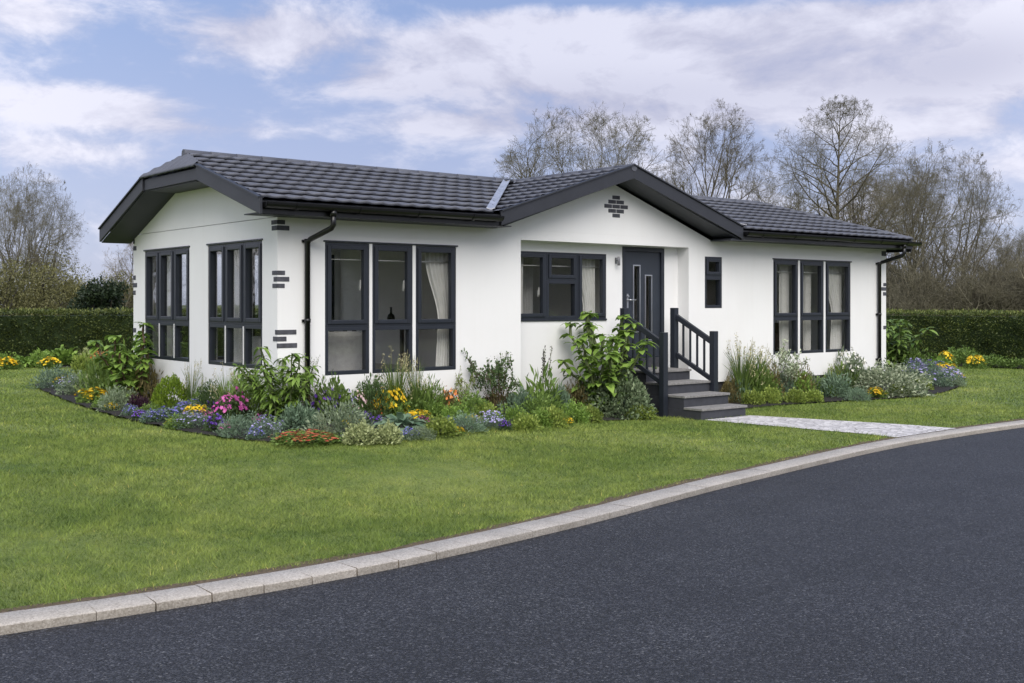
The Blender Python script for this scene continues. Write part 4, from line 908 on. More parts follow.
    # tall grass with seed heads
    for key, wide in (('grass_tall', 0.30), ('grass_fan', 0.45)):
        rng = np.random.default_rng(S()); n = 80; a = rng.uniform(0, 2*PI, n); ln = wide*rng.uniform(0.1, 1, n); h = rng.uniform(0.45, 0.95, n); V, F = [], []
        b0 = np.stack([np.cos(a)*0.05, np.sin(a)*0.05, np.zeros(n)], -1); pts = [b0+np.stack([np.cos(a)*ln*t**1.8, np.sin(a)*ln*t**1.8, h*(t-0.25*t**3*ln/wide)], -1) for t in (0, 0.4, 0.75, 1.0)]
        parts = []
        for i in range(3):
            v, f = segs(pts[i], pts[i+1], np.full(n, [0.008, 0.007, 0.005][i]), np.full(n, [0.007, 0.005, 0.001][i]), 3); parts.append((v, f, np.tile(rng.random(n), 3)))
        blades_ = merge(parts); m = 22; k = rng.integers(0, n, m); tops = pts[3][k]+np.array([0, 0, 0.12]); lp = np.repeat(tops, 14, 0)-np.array([0, 0, 1])*rng.uniform(0, 0.22, m*14)[:, None]+rng.normal(0, 0.012, (m*14, 3))
        heads = leaves(lp, rng.normal(0, 0.6, (m*14, 3))+np.array([0, 0, 0.6]), 0.04, 0.016, rng.random(m*14), rng)
        st = stems_mesh('stems', pts[2][k], tops, 0.003, 0.002, 3); st.materials.append(MATS['straw'])
        bl = arr_mesh('blades', *blades_); bl.materials.append(MATS['leaf_green'])
        hm = arr_mesh('seed_heads', *heads); hm.materials.append(MATS['straw']); proto(key, [('blades', bl), ('stems', st), ('seed_heads', hm)], True)
    # lupin like plant with flower spires
    for key, mat in (('spire', 'petal_white'), ('spire_cream', 'leaf_cream')):
        rng = np.random.default_rng(S()); base = mound_mesh(S(), n=260, R=0.36, H=0.5, L=0.2, W=0.05, up=0.6); P0, P1, LP = [], [], []
        for i in range(6):
            a = rng.uniform(0, 2*PI); r = rng.uniform(0.03, 0.22); h = rng.uniform(0.72, 1.0); p0 = np.array([math.cos(a)*r*0.5, math.sin(a)*r*0.5, 0.1]); p1 = np.array([math.cos(a)*r, math.sin(a)*r, h]); P0.append(p0); P1.append(p1)
            for t in np.linspace(0.55, 1.0, 26): LP.append(p0+(p1-p0)*t+rng.normal(0, 0.014*(1.25-t), 3))
        LP = np.array(LP); st = stems_mesh('stems', P0, P1, 0.007, 0.004, 4); st.materials.append(MATS['stem_green'])
        proto(key, [M_('foliage', base, 'leaf_green'), ('stems', st), M_('flower_spikes', leaves(LP, rng.normal(0, 1, LP.shape), 0.03, 0.022, rng.random(len(LP))*0.6, rng), mat if key == 'spire_cream' else 'leaf_purple')], True)
    # clipped conifer ball of upright sprays
    rng = np.random.default_rng(S()); n = 2600; P, O, rr = dome_points(n, 0.46, 0.95, rng, 0.75, 0.10); a = rng.uniform(0, 2*PI, n)
    D = O*0.45+np.array([0, 0, 1.0])+rng.normal(0, 0.22, (n, 3)); proto('ball', [M_('foliage', leaves(P, D, 0.10*rng.uniform(0.6, 1.2, n), 0.035, np.clip(rng.normal(0.5, 0.25, n), 0, 1), rng), 'leaf_ball')], True)
protos()

def bed():
    G0 = 'plants in the flower bed round the house'
    def pl(key, name, u, v, wpx, hpx, label, cat='plant', group=G0, back=0.0):
        x, y, Z = at(u, v); w = wpx*Z/FPX; k = 1+(w*0.24+back)/Z      # v is the front foot of the plant
        x, y, Z = x*k, y*k, Z*k
        if u < 262 and Z < 22: k = min(1, (XL-min(0.08+0.25*w, 0.4))/x) if y > YF-0.2 else 1
        elif 262 <= u < 905 and Z < 26: k = min(1, (YF-min(0.08+0.25*w, 0.4))/y)
        else: k = 1
        x, y, Z = x*k, y*k, Z*k; w = wpx*Z/FPX; h = EYE-(v-hpx-HOR)/FPX*Z-float(zg(x, y)); h *= 0.9 if key in MND else 1.0
        if key in MND and h > 1.05*w: w = h/1.05
        return plant(key, name, (x, y), w, label, group, cat, h/(0.5 if key in MND else 1.0))
    MND = {'green', 'green2', 'bright', 'dark', 'lime', 'glaucous', 'silver', 'greyblue', 'cream', 'bronze', 'purple', 'variegated', 'greygreen', 'yellow_fl', 'orange_fl', 'pink_fl', 'blue_fl', 'violet_fl', 'lavender_fl', 'white_fl', 'palepink_fl', 'hostas', 'carpet', 'hosta', 'hosta_green', 'hosta_lime'}
    fm, mp, sh, hs, gc = 'flowering_plant', 'mound_plant', 'shrub', 'hosta_plant', 'grass_clump'
    # --- along the gable, far tip to the front corner
    pl('greyblue', mp, 56, 388, 44, 20, 'low grey green mound at the far tip of the bed, away from the house')
    pl('silver', mp, 82, 396, 44, 22, 'silvery mound second from the far tip of the bed')
    pl('lime', mp, 84, 378, 26, 24, 'yellow green plant behind the two grey mounds at the far tip of the bed')
    pl('green2', mp, 108, 383, 46, 30, 'loose green plant between the far bed tip and the broad leaved shrub')
    pl('orange_fl', fm, 100, 372, 30, 20, 'orange flowered plant at the back of the bed beyond the gable', 'flower')
    pl('yellow_fl', fm, 96, 404, 36, 17, 'orange yellow flower patch on the bed edge nearest the far tip', 'flower')
    pl('cream', mp, 90, 393, 30, 17, 'cream variegated plant just behind the orange yellow flower patch')
    pl('yellow_fl', fm, 121, 397, 22, 20, 'small yellow flower tuft in front of the broad leaved shrub', 'flower')
    pl('silver', mp, 117, 412, 36, 24, 'silver leaved mound right of the orange yellow flower patch')
    pl('tall_d', sh, 130, 402, 70, 78, 'tall shrub with broad round leaves by the back end of the gable', 'shrub')
    pl('green', mp, 128, 384, 40, 36, 'leafy green plant behind the broad leaved shrub by the gable')
    pl('bronze', mp, 146, 398, 28, 32, 'dark bronze leaved plant beside the yellow green conifer ball')
    pl('purple', mp, 138, 416, 22, 20, 'small purple leaved plant on the edge left of the conifer ball')
    pl('green', mp, 150, 419, 26, 14, 'small green mound on the bed edge in front of the conifer ball')
    pl('ball', 'conifer_bush', 171, 414, 38, 37, 'clipped yellow green conifer ball in front of the gable wall', 'conifer')
    pl('grass_fan', gc, 191, 400, 26, 40, 'loose grey green weed between the two gable windows', 'grass')
    pl('spire_cream', fm, 200, 410, 24, 36, 'pale cream spiky plant right of the conifer ball', 'flower')
    pl('dark', mp, 211, 404, 26, 22, 'dark blue green mound behind the violet flowers by the gable')
    pl('blue_fl', fm, 164, 424, 32, 14, 'blue flower cushion on the edge below the conifer ball', 'flower')
    pl('blue_fl', fm, 188, 420, 34, 17, 'blue flower cushion just right of the conifer ball, behind yellow flowers', 'flower')
    pl('yellow_fl', fm, 196, 421, 26, 17, 'yellow flower cushion between blue and violet flowers', 'flower')
    pl('lavender_fl', fm, 194, 430, 40, 17, 'pale blue cushion on the edge in front of the yellow flowers', 'flower')
    pl('violet_fl', fm, 216, 433, 24, 16, 'deep violet flower cushion on the bed edge', 'flower')
    pl('grass_tall', gc, 228, 410, 38, 46, 'tall thin grass under the near gable window', 'grass')
    pl('pink_fl', fm, 233, 427, 40, 32, 'magenta pink flowers left of the tall corner shrub', 'flower')
    pl('violet_fl', fm, 214, 417, 22, 16, 'small violet flower clump between yellow and pink flowers', 'flower')
    pl('green', mp, 246, 400, 28, 28, 'leafy green plant at the wall behind the pink flowers')
    # --- front corner
    pl('tall_a', sh, 282, 421, 74, 72, 'tall bright green shrub with long leaves at the front corner of the house', 'shrub')
    pl('greyblue', mp, 241, 439, 46, 24, 'grey blue mound on the edge left of the red carpet plant')
    pl('lavender_fl', fm, 266, 440, 34, 22, 'grey blue flowering mound touching the red carpet plant', 'flower')
    pl('carpet', 'carpet_plant', 306, 446, 70, 13, 'flat carpet plant covered in small red flowers on the bed edge below the corner', 'plant')
    pl('glaucous', mp, 299, 432, 44, 26, 'blue green long leaved plant right behind the red carpet plant')
    pl('silver', mp, 343, 440, 62, 36, 'big grey green sage mound right of the red carpet plant')
    pl('open_c', sh, 313, 402, 26, 44, 'thin twiggy plant at the foot of the left downpipe', 'shrub')
    pl('green', mp, 332, 405, 44, 26, 'green bush at the wall right of the left downpipe')
    pl('violet_fl', fm, 328, 414, 34, 20, 'violet flowers behind the sage mound, left of the pale pink ones', 'flower')
    pl('lavender_fl', fm, 345, 412, 26, 20, 'lavender flowers behind the top of the sage mound', 'flower')
    pl('palepink_fl', fm, 358, 410, 22, 18, 'pale pink flowers under the left light of the wide front window', 'flower')
    pl('cream', mp, 361, 446, 32, 22, 'cream variegated plant on the edge, right of the sage mound')
    pl('cream', mp, 388, 445, 26, 20, 'cream variegated plant on the edge below the glaucous hosta')
    # --- front bed towards the steps
    pl('dark', mp, 372, 402, 26, 26, 'dark green bush under the wide front window')
    pl('yellow_fl', fm, 391, 411, 38, 28, 'tall yellow marigold flowers under the wide front window', 'flower')
    pl('grass_tall', gc, 396, 398, 40, 50, 'tall seeding grass in front of the wide front window', 'grass')
    pl('grass_fan', gc, 416, 396, 36, 42, 'arching grass right of the tall seeding grass', 'grass')
    pl('orange_fl', fm, 377, 420, 26, 18, 'small orange and purple flowers left of the glaucous hosta', 'flower')
    pl('hosta', hs, 401, 434, 52, 28, 'glaucous broad leaved hosta behind the cream edge plants')
    pl('green2', mp, 428, 412, 38, 28, 'soft feathery green clump right of the marigolds')
    pl('yellow_fl', fm, 418, 423, 32, 13, 'low yellow flowers right of the hosta', 'flower')
    pl('lime', mp, 441, 438, 34, 20, 'lime yellow plant on the edge right of the hosta')
    pl('silver', mp, 421, 442, 28, 14, 'low silver plant on the edge left of the lime yellow plant')
    pl('greyblue', mp, 466, 434, 40, 20, 'grey blue mound on the edge right of the lime yellow plant')
    pl('lavender_fl', fm, 490, 431, 32, 18, 'lavender blue mound on the edge left of the olive mounds', 'flower')
    pl('orange_fl', fm, 449, 415, 28, 24, 'rusty orange fern like plant between feathery clump and open shrub', 'flower')
    pl('open_b', sh, 462, 405, 28, 34, 'yellow leaved twiggy plant left of the open dark shrub', 'shrub')
    pl('open_a', sh, 496, 406, 62, 52, 'open dark leaved shrub against the wall beside the wide window', 'shrub')
    pl('green', mp, 472, 421, 36, 28, 'grey green bush in front of the open dark shrub')
    pl('bronze', mp, 500, 415, 34, 26, 'bronze leaved plant at the foot of the open dark shrub')
    pl('yellow_fl', fm, 475, 427, 20, 12, 'few yellow flowers between the grey blue mounds', 'flower')
    pl('glaucous', mp, 520, 420, 36, 28, 'blue green bush between the open shrub and the spired plant')
    pl('bright', mp, 513, 428, 30, 22, 'bright green mound on the edge behind the lavender blue one')
    pl('lime', mp, 526, 432, 28, 17, 'olive lime mound on the edge below the blue green bush')
    pl('spire', fm, 541, 407, 52, 60, 'lupin like plant with dark upright spires against the wall', 'flower')
    pl('green', mp, 538, 422, 34, 26, 'leafy green plant at the foot of the spired plant')
    pl('lime', mp, 552, 428, 30, 20, 'lime green mound on the edge below the spired plant')
    pl('glaucous', mp, 559, 415, 28, 28, 'blue green plant left of the tall shrub by the steps')
    pl('bronze', mp, 577, 408, 32, 26, 'brownish plant under the tall shrub by the steps')
    pl('tall_b', sh, 603, 408, 90, 94, 'tall broad leaved shrub just left of the entrance steps', 'shrub')
    pl('bright', mp, 574, 424, 30, 22, 'bright green mound on the edge left of the dense round shrub')
    pl('greygreen', sh, 620, 419, 66, 50, 'dense round grey green shrub beside the entrance steps', 'shrub')
    pl('lime', mp, 589, 423, 26, 16, 'lime green edge plant touching the dense round shrub')
    pl('lime', mp, 640, 420, 30, 14, 'low lime plant on the edge between round shrub and steps')
    pl('green', mp, 646, 408, 30, 40, 'leafy green plant squeezed between shrub and left newel post')
    # --- small cushions filling the front edge
    for key, u, v, w_, h_, lb in (
        ('blue_fl', 150, 424, 20, 12, 'tiny blue cushion on the edge left of the blue flowers below the conifer ball'), ('green', 178, 430, 26, 14, 'small green cushion on the edge below the blue flowers'),
        ('bright', 104, 409, 20, 12, 'tiny bright green cushion on the edge beside the orange yellow patch'), ('blue_fl', 131, 418, 18, 11, 'tiny blue cushion between silver and purple plants on the gable edge'),
        ('pink_fl', 206, 424, 16, 12, 'tiny pink flower tuft between yellow and violet cushions'), ('orange_fl', 244, 425, 20, 16, 'salmon orange flowers between pink flowers and corner shrub'),
        ('green', 288, 428, 30, 20, 'low green plant at the foot of the corner shrub'), ('bright', 322, 420, 26, 18, 'bright green plant between downpipe and sage mound'),
        ('violet_fl', 380, 430, 20, 12, 'tiny violet cushion left of the glaucous hosta'), ('green', 412, 416, 34, 22, 'green plant between marigolds and hosta'),
        ('blue_fl', 410, 441, 20, 11, 'tiny blue cushion on the edge below the hosta'), ('bright', 454, 424, 30, 18, 'bright green plant behind the lime yellow edge plant'),
        ('yellow_fl', 458, 436, 14, 9, 'tiny yellow tuft on the edge beside the grey blue mound'), ('lime', 486, 422, 26, 18, 'lime green plant in front of the bronze one'),
        ('violet_fl', 505, 432, 14, 10, 'tiny violet tuft on the edge left of the olive mound'), ('bright', 540, 428, 26, 18, 'bright green plant between the two lime mounds below the spires'),
        ('pink_fl', 262, 428, 18, 14, 'small pink tuft behind the grey blue flowering mound'), ('green', 596, 414, 34, 30, 'green plant at the foot of the tall shrub by the steps'),
        ('yellow_fl', 568, 427, 14, 9, 'tiny yellow tuft on the edge beside the bright green mound'), ('bright', 434, 420, 28, 18, 'bright green plant right of the low yellow flowers')):
        pl(key, fm if key.endswith('fl') else mp, u, v, w_, h_, lb, 'flower' if key.endswith('fl') else 'plant')
    for i, (key, u, v, w_, h_, lb) in enumerate((('yellow_fl', 112, 412, 16, 9, 'tiny yellow tuft on the gable edge beside the silver leaved mound'), ('violet_fl', 140, 421, 16, 9, 'tiny violet tuft on the gable edge beside the purple leaved plant'), ('yellow_fl', 172, 428, 16, 9, 'tiny yellow tuft on the gable edge below the conifer ball'),
        ('pink_fl', 226, 434, 14, 9, 'tiny pink tuft on the edge between violet cushion and grey blue mound'), ('blue_fl', 256, 441, 20, 11, 'tiny blue cushion on the edge between the two grey blue mounds'), ('yellow_fl', 352, 428, 18, 12, 'small yellow tuft behind the cream edge plants'), ('violet_fl', 366, 426, 18, 12, 'small violet tuft behind the cream edge plants'),
        ('yellow_fl', 404, 420, 18, 12, 'small yellow tuft behind the glaucous hosta'), ('pink_fl', 424, 428, 16, 10, 'small pink tuft beside the low yellow flowers'), ('blue_fl', 448, 430, 20, 11, 'small blue cushion beside the lime yellow edge plant'), ('yellow_fl', 522, 426, 16, 10, 'tiny yellow tuft below the blue green bush'), ('lavender_fl', 72, 392, 30, 14, 'pale lavender cushion at the far tip between two grey mounds'),
        ('yellow_fl', 62, 384, 16, 10, 'tiny yellow tuft behind the far tip mounds'), ('pink_fl', 118, 392, 18, 14, 'small pink flowers in front of the broad leaved shrub'))):
        pl(key, fm, u, v, w_, h_, lb, 'flower')
    # --- right of the steps
    pl('grass_tall', gc, 742, 391, 42, 56, 'tall seeding grass right of the entrance steps', 'grass')
    pl('grass_tall', gc, 757, 388, 34, 46, 'second seeding grass, nearer to the narrow window', 'grass')
    pl('bronze', mp, 730, 399, 22, 20, 'dark bronze plant next to the bottom step')
    pl('glaucous', mp, 738, 404, 24, 26, 'blue green mound beside the bottom step')
    pl('lime', mp, 753, 406, 20, 15, 'lime mound on the edge nearest the bottom step')
    pl('lime', mp, 770, 405, 20, 17, 'lime mound on the edge second from the bottom step')
    pl('lime', mp, 795, 404, 22, 14, 'lime mound on the edge third from the bottom step')
    pl('lime', mp, 814, 403, 20, 12, 'small lime mound on the edge fourth from the bottom step')
    pl('green2', mp, 756, 394, 30, 30, 'dark blue green clump behind the lime edge mounds')
    pl('glaucous', mp, 780, 399, 28, 24, 'blue green bush behind the second and third lime mounds')
    pl('open_d', sh, 787, 388, 52, 46, 'open shrub with pale flowers under the right window', 'shrub')
    pl('open_b', sh, 784, 378, 34, 48, 'yellow leaved shrub against the right window', 'shrub')
    pl('bronze', mp, 769, 391, 26, 24, 'bronze bush in the middle of the right bed')
    pl('silver', mp, 809, 396, 26, 22, 'grey green mound left of the yellow upright plant')
    pl('bronze', mp, 800, 387, 28, 20, 'reddish plant under the right window')
    pl('glaucous', mp, 834, 399, 34, 24, 'blue green mound left of the silver variegated shrub')
    pl('open_b', sh, 836, 392, 22, 30, 'yellow upright plant under the right window', 'shrub')
    pl('white_fl', fm, 852, 384, 36, 30, 'cream flowered plant against the wall below the right downpipe', 'flower')
    pl('variegated', sh, 888, 397, 76, 34, 'broad silver variegated shrub at the right end of the bed', 'shrub')
    pl('greyblue', mp, 858, 402, 24, 14, 'small grey mound on the edge in front of the silver shrub')
    pl('yellow_fl', fm, 876, 399, 20, 12, 'small yellow flowers at the foot of the silver shrub', 'flower')
    pl('lime', mp, 898, 396, 22, 12, 'lime yellow plant at the right foot of the silver shrub')
    pl('tall_c', sh, 890, 374, 68, 56, 'tall green shrub hiding the foot of the right downpipe', 'shrub')
    pl('lavender_fl', fm, 928, 388, 50, 26, 'lavender mound right of the silver variegated shrub', 'flower')
    pl('lavender_fl', fm, 948, 386, 34, 18, 'low lavender mound at the right tip of the bed', 'flower')
    pl('lime', mp, 918, 391, 28, 12, 'lime plant between silver shrub and lavender mound')
    pl('silver', mp, 955, 387, 20, 8, 'low silver plant at the very tip of the right bed')
    pl('green', mp, 914, 374, 34, 26, 'green bush behind the lavender mound')
    pl('hosta_lime', hs, 938, 374, 28, 26, 'yellow green broad leaved plant behind the lavender mounds')
    pl('yellow_fl', fm, 945, 376, 24, 14, 'orange yellow flowers behind the lavender mounds', 'flower')
    for key, u, v, w_, h_, lb in (('bright', 824, 398, 30, 20, 'bright green plant left of the silver variegated shrub'), ('green', 764, 398, 34, 26, 'fresh green plant between seeding grasses and lime mounds'), ('bright', 798, 394, 30, 24, 'bright green plant under the right window'), ('green', 846, 392, 34, 26, 'green plant behind the left flank of the silver shrub'), ('lavender_fl', 916, 382, 30, 22, 'lavender plant between silver shrub and tall green shrub'), ('yellow_fl', 958, 382, 14, 10, 'tiny yellow tuft at the right tip of the bed')):
        pl(key, fm if key.endswith('fl') else mp, u, v, w_, h_, lb, 'flower' if key.endswith('fl') else 'plant')
    # --- beds at the hedges
    GL, GR = 'plants in front of the far left hedge', 'plants in front of the right hedge'
    for i, (key, u, v, w, h, lb) in enumerate([
        ('bright', 2, 369, 30, 20, 'bright green mound at the left picture edge below the hedge'), ('hosta_lime', 22, 368, 28, 22, 'pale leaved clump below the left hedge, next to the edge mound'),
        ('bright', 40, 368, 26, 22, 'yellow green mound below the left hedge, left of the orange flowers'), ('orange_fl', 30, 362, 26, 20, 'orange flowers close against the left hedge'),
        ('hostas', 62, 367, 34, 22, 'broad pale leaved clump at the middle of the left hedge bed'), ('cream', 82, 366, 28, 22, 'cream green plant at the house end of the left hedge bed'),
        ('yellow_fl', 96, 364, 22, 24, 'yellow flowers below the left hedge near the broad leaved shrub'), ('yellow_fl', 8, 370, 24, 17, 'yellow flowers below the left hedge near the picture edge'), ('yellow_fl', 50, 369, 22, 16, 'yellow flowers in the middle of the left hedge bed'), ('green', 14, 362, 30, 22, 'dark green plant tight against the left hedge'),
        ('orange_fl', 112, 364, 26, 28, 'red orange flowers below the left hedge beside the house'), ('palepink_fl', 54, 361, 24, 20, 'pale pink flowers tight against the left hedge'), ('green2', 74, 361, 26, 22, 'grassy plant tight against the left hedge')]):
        pl(key, {'hosta_lime': hs, 'hostas': hs}.get(key, fm if key.endswith('fl') else mp), u, v, w, h*0.8, lb, 'plant', GL)
    for i, (key, u, v, w, h, lb) in enumerate([
        ('green', 962, 366, 44, 18, 'low spreading dark green mound below the right hedge'), ('hosta_lime', 966, 358, 26, 24, 'yellow green leafy plant below the right hedge, behind the low mound'),
        ('purple', 990, 359, 22, 20, 'dark purple leaved plant below the right hedge'), ('green2', 1002, 362, 34, 28, 'green arching plant between two dark purple ones by the right hedge'),
        ('purple', 1016, 362, 22, 22, 'dark purple leaved plant close to the right picture edge'), ('green', 992, 368, 40, 12, 'low green ground plant at the front of the right hedge bed'),
        ('lime', 1020, 366, 26, 20, 'pale green plant at the right picture edge by the hedge'), ('green', 1018, 369, 30, 10, 'low green plant at the right picture edge by the lawn'),
        ('yellow_fl', 976, 369, 20, 15, 'yellow flowers below the right hedge beside the dark purple plant'), ('yellow_fl', 946, 367, 18, 17, 'yellow flowers below the right hedge, nearest the house'),
        ('open_c', 942, 352, 24, 22, 'small yellow tipped shrub below the right hedge near the house', )]):
        pl(key, {'hosta_lime': hs}.get(key, mp), u, v, w, h, lb, 'plant', GR)
bed()

# ------------------------------------------------------------------ hedges
def hedge(x0, x1, y0, y1, h, label, seed, zb=0.0, dens=1.0, leaf=1.0, flip=1):
    rng = np.random.default_rng(seed); L = max(x1-x0, y1-y0); along = 'x' if x1-x0 > y1-y0 else 'y'
    o = tag(empty('clipped_hedge', ((x0+x1)/2, (y0+y1)/2, zb)), label, 'hedge'); off = -Vector(((x0+x1)/2, (y0+y1)/2, zb))
    core = B().box(x0+0.1, x1-0.1, y0+0.1, y1-0.1, zb, zb+h-0.1).build('stems', 'leaf_hedge'); core.parent = o; core.location = off
    parts = []
    faces = [('f', L*h, 900), ('t', L*(1.3), 700)]
    def pts(n, kind, lift=0.0):
        a = rng.uniform(0, 1, n); wob = lambda s, t: 0.05*np.sin(s*2.3+t*3)+0.04*np.sin(s*5.1-t*5+1)+0.03*np.sin(s*11+t*7)
        if along == 'x': X = x0+(x1-x0)*a; s = X
        else: Y = y0+(y1-y0)*a; s = Y
        if kind == 'f':
            z = zb+h*rng.uniform(0.02, 1, n); d = wob(s, z)+rng.uniform(-0.09, 0.03, n)
            P = np.stack([X, (y0 if flip > 0 else y1)-d*flip, z], -1) if along == 'x' else np.stack([x0-d, Y, z], -1); O = np.tile([0, -flip, 0.25] if along == 'x' else [-1, 0, 0.25], (n, 1))
        else:
            t = rng.uniform(0, 1, n); z = zb+h+0.4*wob(s, t*3)+rng.uniform(-0.06, 0.03, n)+lift
            P = np.stack([X, y0+(y1-y0)*t, z], -1) if along == 'x' else np.stack([x0+(x1-x0)*t, Y, z], -1); O = np.tile([0, 0, 1.0], (n, 1))
        return P, O
    n = int(L*h*850*dens); P, O = pts(n, 'f'); parts.append(leaves(P, O+rng.normal(0, 0.75, (n, 3)), 0.075*leaf*rng.uniform(0.5, 1.3, n), 0.042*leaf, np.clip(rng.normal(0.42, 0.25, n)+0.2*np.sin(P[:, 0]*1.7+P[:, 1]*1.3+P[:, 2]*3), 0, 1), rng))
    n = int(L*1.3*260); P, O = pts(n, 't'); parts.append(leaves(P, O+rng.normal(0, 0.7, (n, 3)), 0.075, 0.042, np.clip(rng.normal(0.5, 0.22, n), 0, 1), rng))
    m = mobj('foliage', arr_mesh('foliage', *merge(parts)), 'leaf_hedge', o); m.location = off
    n = int(L*260); P, O = pts(n, 't', 0.03); k = P[:, 1] < y0+0.35 if along == 'x' else P[:, 0] < x0+0.35
    P = P[k]; n = len(P); tv = leaves(P, np.array([0, 0, 1.0])+rng.normal(0, 0.4, (n, 3)), 0.075, 0.03, np.clip(rng.normal(0.5, 0.25, n), 0, 1), rng)
    m = mobj('new_growth', arr_mesh('new_growth', *tv), 'leaf_hedge_top', o); m.location = off
hedge(-14, 16, HEDGE_Y, HEDGE_Y+1.2, 1.40, 'long clipped dark green hedge behind the lawn left of the house', 5, 0.12, 1.35, 0.85)
hedge(HEDGE_X, HEDGE_X+1.2, -2, 28, 1.46, 'long clipped dark green hedge beyond the lawn right of the house', 6, 0.0, 1.35, 0.85)

hedge(-30, 75, -23, -21.5, 5.5, 'tall hedge across the road that the front windows mirror', 7, -0.1, 0.12, 2.6, -1)

# ------------------------------------------------------------------ bare trees
def grow(seed, H, spread, levels=4, n1=9, clear=0.22, fork=0.0, kids=(7, 6, 5), angle=0.85, lift=0.25, droop=0.0, lean=0.0, rad=None, multi=1, dens=1.0, straight=False, twig=0.0065, env=None):
    """returns trunk and crown arrays of a leafless tree; unit metres"""
    rng = random.Random(seed); TR, CR = [], []; lim = []
    def vec(a, b, c): return Vector((a, b, c))
    def rv(s): return vec(rng.gauss(0, s), rng.gauss(0, s), rng.gauss(0, s))
    def branch(p, d, L, r, lv, store, wig):
        n = (10, 7, 5, 4, 3, 3)[lv]; pts = [(p, d, r)]; st = L/n; kidspots = []
        for i in range(n):
            pull = vec(0, 0, (lift if lv else 0.12)*(1.0-0.5*lv/levels)-droop*(lv > 0))
            d = (d+rv(wig)+pull*0.35).normalized(); p = p+d*st; rr = r*(1-(0.90 if lv else 0.94)*((i+1)/n)**0.9)
            pts.append((p, d, max(rr, twig*0.7)))
        for a, b in zip(pts, pts[1:]): store.append((a[0], b[0], a[2], b[2], a[1], b[1], lv))
        return pts
    def side(d, ang):
        ax = d.orthogonal().normalized(); ax = Matrix.Rotation(rng.uniform(0, 2*PI), 3, d) @ ax
        return (Matrix.Rotation(ang, 3, ax) @ d).normalized()
    def room(p, d):            # how far along d the rounded outline of the crown lies
        if env is None: return 1e9
        cz, rx, rz = env; S = Vector((1/rx, 1/rx, 1/rz)); a = Vector((d.x*S.x, d.y*S.y, d.z*S.z)); q = p-vec(0, 0, cz); q = Vector((q.x*S.x, q.y*S.y, q.z*S.z))
        A, Bq, Cq = a.dot(a), a.dot(q), q.dot(q)-1; disc = Bq*Bq-A*Cq
        return max(0.25, (-Bq+math.sqrt(disc))/A) if disc > 0 else 0.25
    def rec(p, d, L, r, lv):
        L = min(L, room(p, (d+vec(0, 0, 0.25)).normalized())*rng.uniform(0.85, 1.08)); r = max(twig, min(r, L*0.022))
        pts = branch(p, d, L, r, lv, CR if lv > 1 else TR, 0.10+0.05*lv)
        if lv >= levels: return
        k = kids[min(lv-1, len(kids)-1)]; k = max(1, int(round(k*dens*rng.uniform(0.8, 1.2))))
        for i in range(k):
            t = rng.uniform(0.22, 1.0); f = t*(len(pts)-1); j = min(int(f), len(pts)-2); q = pts[j][0].lerp(pts[j+1][0], f-j)
            rec(q, side(pts[j][1], angle*rng.uniform(0.55, 1.1)), L*rng.uniform(0.38, 0.62)*(1.15-0.45*t), max(twig, pts[j][2]*0.62), lv+1)
    for m in range(multi):
        r0 = rad or H*0.018; a = rng.uniform(0, 2*PI); off = vec(math.cos(a), math.sin(a), 0)*(0.25*r0*6 if multi > 1 else 0)
        d0 = (vec(rng.gauss(0, 0.05), rng.gauss(0, 0.05), 1)+off.normalized()*(lean if multi > 1 else 0)).normalized() if multi > 1 else vec(lean, 0, 1).normalized()
        pts = branch(off, d0, H*(0.96 if straight else 0.72)*(1 if m == 0 else rng.uniform(0.7, 0.95)), r0, 0, TR, 0.03 if straight else 0.07)
        for i in range(n1):
            t = clear+(1-clear)*(i+rng.random()*0.6)/n1; f = min(t*(len(pts)-1), len(pts)-1.001); j = int(f); q = pts[j][0].lerp(pts[j+1][0], f-j)
            L = (spread if env is None else 50)*(1.12-0.62*t if straight else 1.0-0.35*t)*rng.uniform(0.75, 1.15); g = 2.4*i+rng.uniform(-0.4, 0.4); ang = angle*(1.1 if straight else rng.uniform(0.75, 1.1))*(1.05-0.4*t)
            dd = vec(math.cos(g)*math.sin(ang), math.sin(g)*math.sin(ang), math.cos(ang)); rec(q, dd, L, max(0.03, pts[j][2]*0.6), 1)
    def arr(S):
        out = []
        for k, lo, hi in ((8, 0, 1), (5, 1, 3), (3, 3, 9)):
            s = [x for x in S if lo <= x[6] < hi]
            if not s: continue
            g = lambda i: np.array([tuple(x[i]) for x in s]); V, F = segs(g(0), g(1), np.array([x[2] for x in s]), np.array([x[3] for x in s]), k, g(4), g(5)); out.append((V, F, np.zeros(len(F))))
        return merge(out)
    return arr(TR), arr(CR)
TREES = {}
def tree_kind(key, bark, twigm, buds=None, **kw):
    (tv, tf, _), (cv, cf, _) = grow(**kw)
    a = arr_mesh('trunk', tv, tf, smooth=True); a.materials.append(MATS[bark]); c = arr_mesh('crown', cv, cf, smooth=False); c.materials.append(MATS[twigm]); TREES[key] = [('trunk', a), ('crown', c)]
    if buds:   # sparse buds and catkins on the twigs
        rng = np.random.default_rng(kw['seed']); n = buds[1]; P = cv[rng.integers(len(cv)//3, len(cv), n)]+rng.normal(0, 0.03, (n, 3))
        me = arr_mesh('buds', *leaves(P, rng.normal(0, 1, (n, 3))-np.array([0, 0, 0.3]), buds[2]*rng.uniform(0.6, 1.4, n), buds[2]*0.5, rng.random(n), rng)); me.materials.append(MATS[buds[0]]); TREES[key].append(('buds', me))
